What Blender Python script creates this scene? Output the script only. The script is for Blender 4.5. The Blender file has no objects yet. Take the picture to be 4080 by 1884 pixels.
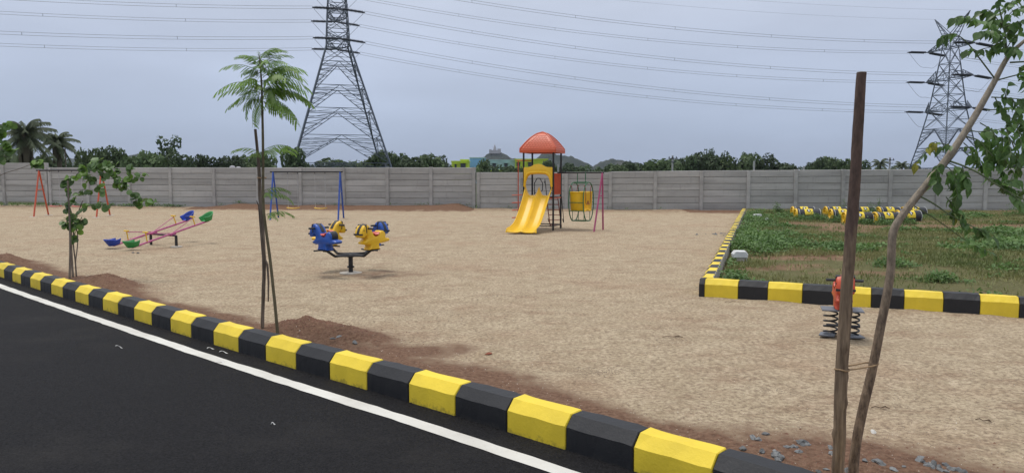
import bpy, math, random
import numpy as np
from mathutils import Vector, Matrix, noise as mnoise

R = random.Random(7)
NR = np.random.default_rng(11)
scene = bpy.context.scene
COL = scene.collection

# ------------------------------------------------------------------ camera
F_PX, W_PX, H_PX, HORIZON, CAM_H = 2850.0, 4080.0, 1884.0, 708.0, 1.7
PITCH = math.atan((H_PX / 2 - HORIZON) / F_PX)
cam = bpy.data.cameras.new("camera"); cam.sensor_fit = 'HORIZONTAL'; cam.sensor_width = 36.0
cam.lens = 36.0 * F_PX / W_PX; cam.clip_start = 0.1; cam.clip_end = 9000
camo = bpy.data.objects.new("camera", cam); COL.objects.link(camo)
camo.location = (0, 0, CAM_H); camo.rotation_euler = (math.pi / 2 - PITCH, 0, 0)
scene.camera = camo

# ------------------------------------------------------------------ sky, sun, exposure
SUN_EL, SUN_AZ = math.radians(74), math.radians(305)      # azimuth clockwise from +Y
world = bpy.data.worlds.new("World"); scene.world = world; world.use_nodes = True
nt = world.node_tree; nt.nodes.clear()
def wn(t, **k):
    n = nt.nodes.new(t)
    for a, b in k.items(): setattr(n, a, b)
    return n
out = wn('ShaderNodeOutputWorld'); bg = wn('ShaderNodeBackground'); bg2 = wn('ShaderNodeBackground')
sky = wn('ShaderNodeTexSky', sky_type='NISHITA', sun_disc=False)
sky.sun_elevation = SUN_EL; sky.sun_rotation = SUN_AZ; sky.air_density = 1.0; sky.dust_density = 3.0
bg.inputs['Strength'].default_value = 0.08
nt.links.new(sky.outputs[0], bg.inputs[0])
tc = wn('ShaderNodeTexCoord'); sep = wn('ShaderNodeSeparateXYZ'); nt.links.new(tc.outputs['Generated'], sep.inputs[0])
ramp = wn('ShaderNodeValToRGB'); nt.links.new(sep.outputs['Z'], ramp.inputs[0])
cr = ramp.color_ramp
cr.elements[0].position = 0.0; cr.elements[0].color = (.345, .415, .560, 1)
cr.elements[1].position = 1.0; cr.elements[1].color = (.98, 1.0, 1.06, 1)
for p, c in ((.06, (.390, .465, .615, 1)), (.16, (.490, .555, .700, 1)), (.25, (.585, .640, .765, 1)), (.5, (.78, .83, .92, 1))):
    e = cr.elements.new(p); e.color = c
mp = wn('ShaderNodeMapping'); mp.inputs['Scale'].default_value = (1.2, 1.2, 5.0)
nt.links.new(tc.outputs['Generated'], mp.inputs[0])
nz = wn('ShaderNodeTexNoise'); nz.inputs['Scale'].default_value = 1.6; nz.inputs['Detail'].default_value = 5; nz.inputs['Roughness'].default_value = .5
nt.links.new(mp.outputs[0], nz.inputs['Vector'])
mr = wn('ShaderNodeMapRange'); mr.inputs['From Min'].default_value = .3; mr.inputs['From Max'].default_value = .7
mr.inputs['To Min'].default_value = .92; mr.inputs['To Max'].default_value = 1.18
nt.links.new(nz.outputs[0], mr.inputs[0]); nt.links.new(mr.outputs[0], bg2.inputs['Strength'])
nt.links.new(ramp.outputs[0], bg2.inputs[0])
mixs = wn('ShaderNodeMixShader'); mixs.inputs[0].default_value = .88      # cloud cover
nt.links.new(bg.outputs[0], mixs.inputs[1]); nt.links.new(bg2.outputs[0], mixs.inputs[2]); nt.links.new(mixs.outputs[0], out.inputs[0])

sl = bpy.data.lights.new("sun", 'SUN'); sl.energy = 1.8; sl.angle = math.radians(15); sl.color = (1.0, .96, .9)
so = bpy.data.objects.new("sun", sl); COL.objects.link(so)
sd = Vector((math.sin(SUN_AZ) * math.cos(SUN_EL), math.cos(SUN_AZ) * math.cos(SUN_EL), math.sin(SUN_EL)))
so.rotation_euler = sd.to_track_quat('Z', 'Y').to_euler(); so.location = (0, 0, 60)
scene.view_settings.view_transform = 'Standard'; scene.view_settings.look = 'None'
scene.view_settings.gamma = 1; scene.view_settings.exposure = 0.08; scene.view_settings.use_curve_mapping = False
scene.cycles.volume_bounces = 0; scene.cycles.max_bounces = 6; scene.cycles.transparent_max_bounces = 12

# ------------------------------------------------------------------ survey helpers: photo pixel -> place
CP, SP = math.cos(PITCH), math.sin(PITCH)
def ray(px, py):
    u = (px - W_PX / 2) / F_PX; v = -(py - H_PX / 2) / F_PX
    return Vector((u, CP + v * SP, -SP + v * CP))
def ground(px, py, z=0.0):
    d = ray(px, py); t = (z - CAM_H) / d.z
    return Vector((d.x * t, d.y * t, z))
def at(px, py, Y):
    d = ray(px, py); t = Y / d.y
    return Vector((d.x * t, Y, CAM_H + d.z * t))

# ------------------------------------------------------------------ materials
def new_mat(name):
    m = bpy.data.materials.new(name); m.use_nodes = True
    t = m.node_tree; b = t.nodes['Principled BSDF']; return m, t, b
def N(t, typ, **k):
    n = t.nodes.new(typ)
    for a, b in k.items():
        if a in n.inputs: n.inputs[a].default_value = b
        else: setattr(n, a, b)
    return n
def mixc(t, fac, a, b):
    n = t.nodes.new('ShaderNodeMix'); n.data_type = 'RGBA'
    for sock, v in ((n.inputs[0], fac), (n.inputs[6], a), (n.inputs[7], b)):
        if hasattr(v, 'is_linked'): t.links.new(v, sock)
        else: sock.default_value = v if not isinstance(v, tuple) else (*v, 1)[:4]
    return n.outputs[2]
def maprange(t, src, a, b, c=0.0, d=1.0):
    n = N(t, 'ShaderNodeMapRange'); t.links.new(src, n.inputs[0])
    for i, v in zip((1, 2, 3, 4), (a, b, c, d)): n.inputs[i].default_value = v
    return n.outputs[0]
def noise_node(t, scale, detail=4, rough=.55, stretch=None, coord='Object'):
    tcn = t.nodes.new('ShaderNodeTexCoord'); src = tcn.outputs[coord]
    if stretch:
        mpn = t.nodes.new('ShaderNodeMapping'); mpn.inputs['Scale'].default_value = stretch
        t.links.new(src, mpn.inputs[0]); src = mpn.outputs[0]
    n = N(t, 'ShaderNodeTexNoise', Scale=scale, Detail=detail, Roughness=rough)
    t.links.new(src, n.inputs['Vector']); return n.outputs[0]
def bump(t, b, h, strength=.3, dist=.01):
    n = N(t, 'ShaderNodeBump', Strength=strength, Distance=dist); t.links.new(h, n.inputs['Height'])
    t.links.new(n.outputs[0], b.inputs['Normal']); return n
def dark(c, f): return tuple(x * f for x in c)

def plain(name, c, rough=.5, var=.15, scale=6, bs=.1, metallic=0, stretch=None, rnd=0.0, dirt=None):
    m, t, b = new_mat(name)
    n = noise_node(t, scale, 5, .6, stretch)
    colr = mixc(t, maprange(t, n, .3, .7), dark(c, 1 - var), dark(c, 1 + var))
    if dirt:
        n2 = noise_node(t, scale * .45, 6, .65)
        colr = mixc(t, maprange(t, n2, .52, .72, 0, dirt[1]), colr, dirt[0])
    if rnd:
        oi = t.nodes.new('ShaderNodeObjectInfo')
        h = N(t, 'ShaderNodeHueSaturation'); t.links.new(maprange(t, oi.outputs['Random'], 0, 1, 1 - rnd, 1 + rnd), h.inputs['Value'])
        t.links.new(colr, h.inputs['Color']); colr = h.outputs[0]
    t.links.new(colr, b.inputs['Base Color']); b.inputs['Roughness'].default_value = rough
    b.inputs['Metallic'].default_value = metallic
    if bs: bump(t, b, noise_node(t, scale * 6, 4, .6, stretch), bs, .004)
    return m

def leaf_mat(name, c1, c2, trans=.35, rough=.5, rnd=.25, scale=3):
    m, t, b = new_mat(name)
    oi = t.nodes.new('ShaderNodeObjectInfo')
    n = noise_node(t, scale, 3)
    colr = mixc(t, maprange(t, n, .3, .7), c1, c2)
    h = N(t, 'ShaderNodeHueSaturation'); t.links.new(maprange(t, oi.outputs['Random'], 0, 1, 1 - rnd, 1 + rnd), h.inputs['Value'])
    t.links.new(colr, h.inputs['Color'])
    at_ = N(t, 'ShaderNodeAttribute', attribute_name='tint')
    mul = N(t, 'ShaderNodeMix', data_type='RGBA', blend_type='MULTIPLY'); mul.inputs[0].default_value = 1
    t.links.new(h.outputs[0], mul.inputs[6]); t.links.new(maprange(t, at_.outputs['Fac'], 0, 1, 1.0, 1.9), mul.inputs[7])
    t.links.new(mul.outputs[2], b.inputs['Base Color']); b.inputs['Roughness'].default_value = rough
    tr = t.nodes.new('ShaderNodeBsdfTranslucent'); t.links.new(mul.outputs[2], tr.inputs[0])
    mx = t.nodes.new('ShaderNodeMixShader'); mx.inputs[0].default_value = trans
    o = t.nodes['Material Output']
    t.links.new(b.outputs[0], mx.inputs[1]); t.links.new(tr.outputs[0], mx.inputs[2]); t.links.new(mx.outputs[0], o.inputs[0])
    return m

M = {}
M['yellow_plastic'] = plain('yellow_plastic', (.78, .47, .015), .45, .08, 3, .03)
M['red_plastic'] = plain('red_plastic', (.56, .095, .033), .45, .10, 3, .05)
M['rider_red'] = plain('rider_red', (.52, .065, .022), .4, .12, 4, .05)
M['seat_red'] = plain('seat_red', (.55, .09, .07), .45, .12, 5, .05)
M['blue_plastic'] = plain('blue_plastic', (.012, .075, .36), .38, .12, 4, .05)
M['seat_blue'] = plain('seat_blue', (.018, .055, .36), .5, .15, 4, .05)
M['seat_green'] = plain('seat_green', (.03, .25, .06), .5, .15, 4, .05)
M['black_metal'] = plain('black_metal', (.012, .012, .015), .45, .2, 8, .05)
M['dark_plastic'] = plain('dark_plastic', (.02, .022, .028), .55, .25, 8, .05)
M['orange_metal'] = plain('orange_metal', (.50, .085, .035), .5, .12, 7, .05)
M['blue_metal'] = plain('blue_metal', (.02, .07, .33), .45, .12, 7, .05)
M['purple_metal'] = plain('purple_metal', (.36, .06, .15), .5, .15, 7, .05)
M['pink_metal'] = plain('pink_metal', (.40, .07, .19), .48, .15, 7, .05)
M['green_metal'] = plain('green_metal', (.02, .13, .05), .45, .15, 7, .05)
M['brown_metal'] = plain('brown_metal', (.22, .035, .025), .5, .15, 7, .05)
M['steel_plate'] = plain('steel_plate', (.13, .14, .16), .5, .2, 12, .1)
M['chain'] = plain('chain_steel', (.45, .45, .46), .4, .1, 20, 0, .6)
M['lattice'] = plain('galvanised_lattice', (.085, .105, .135), .6, .15, .2, 0)
M['insulator'] = plain('insulator_dark', (.035, .04, .055), .4, .1, 1, 0)
M['wire'] = plain('conductor', (.20, .22, .25), .6, .05, 1, 0)
M['concrete'] = None
M['white_paint'] = plain('white_painted_concrete', (.60, .61, .60), .7, .12, 14, .2, dirt=((.3, .28, .24), .5))
M['pad'] = plain('footing_concrete', (.42, .39, .34), .9, .15, 10, .3)
M['stone'] = plain('crushed_stone', (.175, .18, .18), .9, .4, 25, .5, rnd=.35)
M['stone_white'] = plain('pale_stone', (.62, .60, .55), .85, .2, 20, .4)
M['brick'] = plain('brick_red', (.25, .08, .045), .9, .25, 20, .4)
M['rope'] = plain('rope_fibre', (.30, .20, .11), .9, .3, 80, .4)
M['twig'] = plain('twig_bark', (.10, .065, .04), .9, .3, 30, .3)
M['sapling_bark'] = plain('sapling_bark', (.125, .105, .058), .8, .3, 14, .3)
M['green_twig'] = plain('green_stalk', (.09, .12, .05), .7, .3, 20, .1)
M['lime_wall'] = plain('lime_wall', (.46, .58, .05), .8, .1, .3, 0)
M['aqua_wall'] = plain('aqua_wall', (.36, .52, .50), .8, .1, .3, 0)
M['blue_wall'] = plain('blue_wall', (.22, .45, .68), .8, .1, .3, 0)
M['glass_dark'] = plain('window_dark', (.05, .06, .07), .25, .1, 1, 0)
M['temple_white'] = plain('temple_white', (.36, .35, .37), .8, .1, .1, 0)
M['pole_concrete'] = plain('pole_concrete', (.36, .36, .36), .85, .1, 1, 0)

def wood(name, light, dk, bark_from=None):
    m, t, b = new_mat(name)
    n = noise_node(t, 9, 6, .65, (5, 5, .45)); n2 = noise_node(t, 3, 4, .6, (1, 1, .6))
    c = mixc(t, maprange(t, n, .36, .66), dk, light)
    c = mixc(t, maprange(t, n2, .50, .64, 0, .6), c, dark(dk, .9))
    if bark_from:
        z0, z1, bc = bark_from
        tcn = t.nodes.new('ShaderNodeTexCoord'); s = t.nodes.new('ShaderNodeSeparateXYZ'); t.links.new(tcn.outputs['Object'], s.inputs[0])
        ad = N(t, 'ShaderNodeMath', operation='ADD'); t.links.new(s.outputs['Z'], ad.inputs[0])
        n4 = noise_node(t, 3, 4, .6, (3, 3, 1)); t.links.new(maprange(t, n4, .3, .7, -.25, .25), ad.inputs[1])
        n3 = noise_node(t, 14, 5, .7, (2, 2, .8))
        bcx = mixc(t, maprange(t, n3, .35, .65), dark(bc, .55), dark(bc, 1.25))
        c = mixc(t, maprange(t, ad.outputs[0], z0, z1), c, bcx)
    t.links.new(c, b.inputs['Base Color']); b.inputs['Roughness'].default_value = .88
    bump(t, b, noise_node(t, 12, 6, .7, (4, 4, .5)), .8, .012)
    return m
M['stake_wood'] = wood('stake_wood', (.30, .215, .14), (.10, .065, .04), (1.30, 1.42, (.105, .066, .05)))
M['stake_grey'] = wood('stake_grey', (.22, .175, .135), (.07, .05, .038))
M['stick'] = wood('stick', (.26, .215, .17), (.11, .085, .07))
def trunk_material():
    m, t, b = new_mat('young_trunk')
    tcn = t.nodes.new('ShaderNodeTexCoord'); s = t.nodes.new('ShaderNodeSeparateXYZ'); t.links.new(tcn.outputs['Object'], s.inputs[0])
    n = noise_node(t, 16, 6, .7, (2.2, 2.2, .7))
    low = mixc(t, maprange(t, n, .38, .62), (.085, .055, .036), (.29, .205, .135))
    hi = mixc(t, maprange(t, n, .35, .65), (.20, .165, .12), (.36, .31, .24))
    c = mixc(t, maprange(t, s.outputs['Z'], .75, 1.7), low, hi)
    t.links.new(c, b.inputs['Base Color']); b.inputs['Roughness'].default_value = .85
    bump(t, b, noise_node(t, 18, 6, .7, (2.5, 2.5, .8)), .9, .012); return m
M['young_trunk'] = trunk_material()

def kerb_paint(name, c, rough, dirtc):
    m, t, b = new_mat(name)
    oi = t.nodes.new('ShaderNodeObjectInfo')
    tcn = t.nodes.new('ShaderNodeTexCoord')
    add = N(t, 'ShaderNodeVectorMath', operation='ADD'); t.links.new(tcn.outputs['Object'], add.inputs[0]); t.links.new(oi.outputs['Location'], add.inputs[1])
    def nz_(sc, d=5, r=.6):
        n = N(t, 'ShaderNodeTexNoise', Scale=sc, Detail=d, Roughness=r); t.links.new(add.outputs[0], n.inputs['Vector']); return n.outputs[0]
    colr = mixc(t, maprange(t, nz_(2.2), .3, .7), dark(c, .84), dark(c, 1.08))
    colr = mixc(t, maprange(t, nz_(26, 6, .75), .66, .74, 0, .7), colr, (.20, .185, .15))     # chips down to the concrete
    colr = mixc(t, maprange(t, nz_(9, 7, .7), .62, .80, 0, .35), colr, dirtc)
    sx = t.nodes.new('ShaderNodeSeparateXYZ'); t.links.new(tcn.outputs['Object'], sx.inputs[0])
    sm = N(t, 'ShaderNodeMath', operation='ADD'); t.links.new(sx.outputs['Z'], sm.inputs[0]); t.links.new(maprange(t, nz_(14, 6, .7), .3, .7, -.05, .05), sm.inputs[1])
    colr = mixc(t, maprange(t, sm.outputs[0], -.095, -.13, 0, .4), colr, (.05, .045, .038))   # splashed grime along the foot
    t.links.new(colr, b.inputs['Base Color']); b.inputs['Roughness'].default_value = rough
    bump(t, b, nz_(45, 5, .65), .45, .006); return m
M['kerb_yellow'] = kerb_paint('kerb_yellow', (.80, .59, .035), .6, (.50, .36, .06))
M['kerb_black'] = kerb_paint('kerb_black', (.0105, .011, .0135), .6, (.045, .043, .04))

def concrete_mat():
    m, t, b = new_mat('precast_concrete')
    oi = t.nodes.new('ShaderNodeObjectInfo'); tcn = t.nodes.new('ShaderNodeTexCoord')
    add = N(t, 'ShaderNodeVectorMath', operation='ADD'); t.links.new(tcn.outputs['Object'], add.inputs[0])
    sc = N(t, 'ShaderNodeVectorMath', operation='SCALE'); sc.inputs['Scale'].default_value = 3.7
    t.links.new(oi.outputs['Location'], sc.inputs[0]); t.links.new(sc.outputs[0], add.inputs[1])
    def nz_(s, d=5, r=.6, st=None):
        v = add.outputs[0]
        if st:
            mpn = t.nodes.new('ShaderNodeMapping'); mpn.inputs['Scale'].default_value = st; t.links.new(v, mpn.inputs[0]); v = mpn.outputs[0]
        n = N(t, 'ShaderNodeTexNoise', Scale=s, Detail=d, Roughness=r); t.links.new(v, n.inputs['Vector']); return n.outputs[0]
    c = mixc(t, maprange(t, nz_(1.3, 6, .62, (.6, 1, 2.2)), .32, .68), (.310, .303, .288), (.455, .447, .425))
    c = mixc(t, maprange(t, nz_(5, 6, .7), .55, .75, 0, .6), c, (.46, .45, .42))
    c = mixc(t, maprange(t, nz_(3, 5, .7, (6, 1, .5)), .56, .72, 0, .38), c, (.19, .182, .17))
    h = N(t, 'ShaderNodeHueSaturation'); t.links.new(maprange(t, oi.outputs['Random'], 0, 1, .86, 1.12), h.inputs['Value']); t.links.new(c, h.inputs['Color'])
    t.links.new(h.outputs[0], b.inputs['Base Color']); b.inputs['Roughness'].default_value = .9
    bump(t, b, nz_(9, 6, .65), .35, .012); return m
M['concrete'] = concrete_mat()

def asphalt_mat():
    m, t, b = new_mat('asphalt')
    n1 = noise_node(t, 70, 4, .75); n2 = noise_node(t, .9, 5, .6); n3 = noise_node(t, 330, 2, .5)
    c = mixc(t, maprange(t, n1, .35, .7), (.002, .002, .0025), (.027, .026, .028))
    c = mixc(t, maprange(t, n2, .35, .7, 0, .45), c, (.010, .0095, .0105))
    n4 = noise_node(t, .5, 7, .7, (1, 1.6, 1)); c = mixc(t, maprange(t, n4, .52, .74, 0, .35), c, (.045, .041, .037))
    c = mixc(t, maprange(t, n3, .70, .78, 0, .7), c, (.11, .105, .10))
    t.links.new(c, b.inputs['Base Color']); b.inputs['Roughness'].default_value = .78
    b.inputs['Specular IOR Level'].default_value = .12
    bump(t, b, n1, .9, .01); return m
M['asphalt'] = asphalt_mat()
def line_mat():
    m, t, b = new_mat('road_paint')
    n = noise_node(t, 40, 6, .7); n2 = noise_node(t, 2.2, 6, .6); n3 = noise_node(t, 130, 3, .7)
    c = mixc(t, maprange(t, n2, .35, .7), (.54, .52, .47), (.68, .67, .62))
    c = mixc(t, maprange(t, n, .64, .72), c, (.30, .28, .26))
    c = mixc(t, maprange(t, n3, .70, .74, 0, .8), c, (.06, .06, .06))
    t.links.new(c, b.inputs['Base Color']); b.inputs['Roughness'].default_value = .65
    bump(t, b, n3, .5, .006); return m
M['line'] = line_mat()

def ground_mat():
    m, t, b = new_mat('ground_sand')
    red = N(t, 'ShaderNodeAttribute', attribute_name='red').outputs['Fac']
    plot = N(t, 'ShaderNodeAttribute', attribute_name='plot').outputs['Fac']
    wild = N(t, 'ShaderNodeAttribute', attribute_name='wild').outputs['Fac']
    big = noise_node(t, .5, 5, .6); mid = noise_node(t, 2.6, 6, .65); fine = noise_node(t, 26, 5, .72); grit = noise_node(t, 60, 4, .75); streak = noise_node(t, 2.2, 6, .7, (.6, 1.1, 1))
    sand = mixc(t, maprange(t, mid, .3, .7), (.358, .280, .182), (.512, .420, .290))
    sand = mixc(t, maprange(t, big, .50, .70, 0, .55), sand, (.36, .235, .15))
    sand = mixc(t, maprange(t, streak, .52, .66, 0, .62), sand, (.270, .175, .112))
    sand = mixc(t, maprange(t, fine, .47, .63, 0, .85), sand, (.205, .148, .100))
    sand = mixc(t, maprange(t, fine, .47, .34, 0, .5), sand, (.64, .51, .37))
    dent = noise_node(t, 8.5, 5, .68)  # dent noise for the bump; dent shading also painted into the sand colour
    sand = mixc(t, maprange(t, dent, .56, .70, 0, .50), sand, (.255, .18, .125))
    sand = mixc(t, maprange(t, dent, .44, .32, 0, .35), sand, (.66, .53, .385))
    sand = mixc(t, maprange(t, grit, .57, .68, 0, .65), sand, (.10, .078, .06))
    redc = mixc(t, maprange(t, fine, .35, .68), (.110, .060, .038), (.250, .152, .100))
    redc = mixc(t, maprange(t, grit, .60, .72, 0, .6), redc, (.27, .17, .12))
    def edge(mask, nzs, w=.35):
        a = N(t, 'ShaderNodeMath', operation='ADD'); t.links.new(mask, a.inputs[0]); t.links.new(maprange(t, nzs, .25, .75, -w, w), a.inputs[1]); return maprange(t, a.outputs[0], .30, .72)
    c = mixc(t, edge(red, mid, .30), sand, redc)
    soil = mixc(t, maprange(t, mid, .35, .65), (.155, .088, .052), (.285, .185, .115))
    soil = mixc(t, maprange(t, fine, .45, .68, 0, .7), soil, (.085, .065, .038))
    olive = mixc(t, maprange(t, fine, .35, .65), (.062, .080, .028), (.150, .150, .062))
    patch = noise_node(t, .33, 5, .6, (.8, 1.5, 1))
    bare = N(t, 'ShaderNodeAttribute', attribute_name='bare').outputs['Fac']
    gm = N(t, 'ShaderNodeMath', operation='SUBTRACT'); t.links.new(maprange(t, patch, .36, .58, 0, 1.0), gm.inputs[0]); t.links.new(bare, gm.inputs[1])
    soil = mixc(t, maprange(t, gm.outputs[0], -.05, .4, 0, .8), soil, olive)
    c = mixc(t, edge(plot, mid, .2), c, soil)
    c = mixc(t, wild, c, (.06, .075, .03))
    t.links.new(c, b.inputs['Base Color']); b.inputs['Roughness'].default_value = .95; b.inputs['Specular IOR Level'].default_value = .15
    s = N(t, 'ShaderNodeMath', operation='MULTIPLY_ADD'); s.inputs[1].default_value = 2.0; t.links.new(mid, s.inputs[0]); s3 = N(t, 'ShaderNodeMath', operation='ADD'); t.links.new(fine, s3.inputs[0]); t.links.new(dent, s3.inputs[1]); t.links.new(s3.outputs[0], s.inputs[2])
    s2 = N(t, 'ShaderNodeMath', operation='MULTIPLY_ADD'); s2.inputs[1].default_value = .35; t.links.new(grit, s2.inputs[0]); t.links.new(s.outputs[0], s2.inputs[2])
    bump(t, b, s2.outputs[0], .75, .035); return m
M['ground'] = ground_mat()

M['leaf_right'] = leaf_mat('leaf_pointed', (.066, .145, .034), (.130, .225, .062), .40, .42, .35, 8)
M['leaf_yellow'] = leaf_mat('leaf_yellowing', (.33, .29, .025), (.17, .20, .03), .4, .5, .2, 8)
M['leaf_round'] = leaf_mat('leaf_round', (.065, .135, .034), (.125, .210, .058), .34, .45, .35, 6)
M['leaf_lime'] = leaf_mat('leaf_lime', (.12, .23, .03), (.17, .29, .05), .4, .5, .25, 6)
M['frond'] = leaf_mat('feather_leaf', (.125, .235, .040), (.215, .345, .075), .45, .5, .25, 6)
M['tree_far'] = leaf_mat('far_foliage', (.034, .058, .026), (.072, .105, .042), .2, .8, .30, .35)
M['tree_light'] = leaf_mat('far_foliage_light', (.048, .080, .030), (.088, .122, .046), .2, .8, .25, .35)
M['palm'] = leaf_mat('palm_foliage', (.060, .082, .042), (.125, .150, .078), .25, .7, .2, .6)
M['palm_dry'] = leaf_mat('palm_dry', (.085, .075, .05), (.13, .11, .075), .1, .9, .2, 1)
M['weed'] = leaf_mat('weed_foliage', (.050, .102, .026), (.105, .175, .048), .32, .6, 0, .8)
M['grass'] = leaf_mat('grass_blades', (.078, .108, .030), (.190, .175, .072), .3, .7, 0, .5)
M['bark_far'] = plain('far_bark', (.10, .08, .06), .9, .2, 2, 0)
M['hill'] = None

# ------------------------------------------------------------------ mesh building
class MB:
    def __init__(s): s.v = []; s.f = []
    def add(s, vs, fs):
        o = len(s.v); s.v += [Vector(v) for v in vs]; s.f += [tuple(i + o for i in f) for f in fs]; return s
    def box(s, c, d, rz=0.0, m=None):
        c = Vector(c); hx, hy, hz = d[0] / 2, d[1] / 2, d[2] / 2
        vs = [Vector((x, y, z)) for z in (-hz, hz) for y in (-hy, hy) for x in (-hx, hx)]
        mt = m if m is not None else Matrix.Rotation(rz, 3, 'Z')
        return s.add([c + mt @ v for v in vs], [(0, 2, 3, 1), (4, 5, 7, 6), (0, 1, 5, 4), (2, 6, 7, 3), (0, 4, 6, 2), (1, 3, 7, 5)])
    def bar(s, a, b, w, h=None):
        a, b = Vector(a), Vector(b); d = (b - a); L = d.length
        if L < 1e-6: return s
        return s.box((a + b) / 2, (w, h or w, L), m=d.to_track_quat('Z', 'Y').to_matrix())
    def tube(s, pts, r, n=8, caps=True):
        pts = [Vector(p) for p in pts]; k = len(pts)
        rs = r if hasattr(r, '__len__') else [r] * k
        o = len(s.v); up = None
        for i, p in enumerate(pts):
            t = (pts[min(i + 1, k - 1)] - pts[max(i - 1, 0)]).normalized()
            if up is None:
                up = Vector((0, 0, 1)) if abs(t.z) < .9 else Vector((1, 0, 0))
            x = up - t * up.dot(t)
            if x.length < 1e-5: x = t.orthogonal()
            x.normalize(); y = t.cross(x); up = x
            for j in range(n):
                a = 2 * math.pi * j / n; s.v.append(p + (x * math.cos(a) + y * math.sin(a)) * rs[i])
        for i in range(k - 1):
            for j in range(n):
                a, b = o + i * n + j, o + i * n + (j + 1) % n
                s.f.append((a, b, b + n, a + n))
        if caps:
            s.f.append(tuple(o + j for j in reversed(range(n)))); s.f.append(tuple(o + (k - 1) * n + j for j in range(n)))
        return s
    def lathe(s, prof, c=(0, 0, 0), n=16, m=None):
        c = Vector(c); o = len(s.v); m = m or Matrix.Identity(3)
        for r, z in prof:
            for j in range(n):
                a = 2 * math.pi * j / n; s.v.append(c + m @ Vector((r * math.cos(a), r * math.sin(a), z)))
        for i in range(len(prof) - 1):
            for j in range(n):
                a, b = o + i * n + j, o + i * n + (j + 1) % n; s.f.append((a, b, b + n, a + n))
        s.f.append(tuple(o + j for j in reversed(range(n)))); s.f.append(tuple(o + (len(prof) - 1) * n + j for j in range(n)))
        return s
    def pillow(s, poly, layers, m=None, c=(0, 0, 0)):
        """closed outline (x,z) swept across y; layers = (y, inset)"""
        m = m or Matrix.Identity(3); c = Vector(c); n = len(poly); o = len(s.v)
        P = [Vector((a, b)) for a, b in poly]
        area = sum(P[i].x * P[(i + 1) % n].y - P[(i + 1) % n].x * P[i].y for i in range(n)); sg = 1 if area > 0 else -1
        nor = []
        for i in range(n):
            e1 = (P[i] - P[i - 1]).normalized(); e2 = (P[(i + 1) % n] - P[i]).normalized()
            q = Vector((-(e1.y + e2.y), e1.x + e2.x)) * sg; q = q.normalized() if q.length > 1e-6 else Vector((0, 0)); nor.append(q)
        for y, ins in layers:
            for i in range(n):
                q = P[i] + nor[i] * ins; s.v.append(c + m @ Vector((q.x, y, q.y)))
        for l in range(len(layers) - 1):
            for i in range(n):
                a, b = o + l * n + i, o + l * n + (i + 1) % n; s.f.append((a, b, b + n, a + n))
        s.f.append(tuple(o + i for i in reversed(range(n)))); s.f.append(tuple(o + (len(layers) - 1) * n + i for i in range(n)))
        return s
    def mesh(s, name, mat, smooth=False, origin=None):
        me = bpy.data.meshes.new(name); og = Vector(origin) if origin is not None else Vector()
        me.from_pydata([tuple(v - og) for v in s.v], [], s.f); me.update()
        import bmesh
        bm = bmesh.new(); bm.from_mesh(me); bmesh.ops.recalc_face_normals(bm, faces=bm.faces); bm.to_mesh(me); bm.free()
        if mat: me.materials.append(M[mat])
        if smooth:
            me.polygons.foreach_set('use_smooth', [True] * len(me.polygons))
            try: me.set_sharp_from_angle(angle=math.radians(40))
            except Exception: pass
        return me
    def build(s, name, mat, parent=None, smooth=False, origin=None, bevel=0):
        o = link(name, s.mesh(name, mat, smooth, origin), parent)
        if bevel:
            b = o.modifiers.new('bevel', 'BEVEL'); b.width = bevel; b.segments = 2; b.limit_method = 'ANGLE'; b.angle_limit = math.radians(35)
        return o
def link(name, data, parent=None, loc=None, rot=None):
    o = bpy.data.objects.new(name, data); COL.objects.link(o)
    if parent: o.parent = parent
    if loc is not None: o.location = loc
    if rot is not None: o.rotation_euler = rot
    return o
def tag(o, label=None, cat=None, group=None, kind=None):
    if label: o['label'] = label
    if cat: o['category'] = cat
    if group: o['group'] = group
    if kind: o['kind'] = kind
    return o
def thing(name, label, cat, loc=(0, 0, 0), rz=0.0, group=None):
    o = link(name, None, None, loc, (0, 0, rz)); o.empty_display_size = .2
    return tag(o, label, cat, group)
def np_mesh(name, verts, faces, mat, attr=None, smooth=False):
    """verts (N,3), faces (M,k) -> mesh, quickly"""
    me = bpy.data.meshes.new(name); verts = np.ascontiguousarray(verts, np.float32); faces = np.ascontiguousarray(faces, np.int32)
    k = faces.shape[1]; me.vertices.add(len(verts)); me.vertices.foreach_set('co', verts.ravel())
    me.loops.add(faces.size); me.loops.foreach_set('vertex_index', faces.ravel())
    me.polygons.add(len(faces)); me.polygons.foreach_set('loop_start', np.arange(0, faces.size, k, dtype=np.int32))
    me.update(calc_edges=True)
    if mat: me.materials.append(M[mat])
    for an, av in (attr or {}).items():
        a = me.attributes.new(an, 'FLOAT', 'POINT'); a.data.foreach_set('value', np.ascontiguousarray(av, np.float32))
    if smooth: me.polygons.foreach_set('use_smooth', np.ones(len(faces), bool))
    return me
def frame_mat(fwd, up):
    """matrix with x = fwd, z close to up"""
    x = Vector(fwd).normalized(); y = Vector(up).cross(x)
    if y.length < 1e-4: y = x.orthogonal()
    y.normalize(); z = x.cross(y); return Matrix((x, y, z)).transposed()

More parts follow.
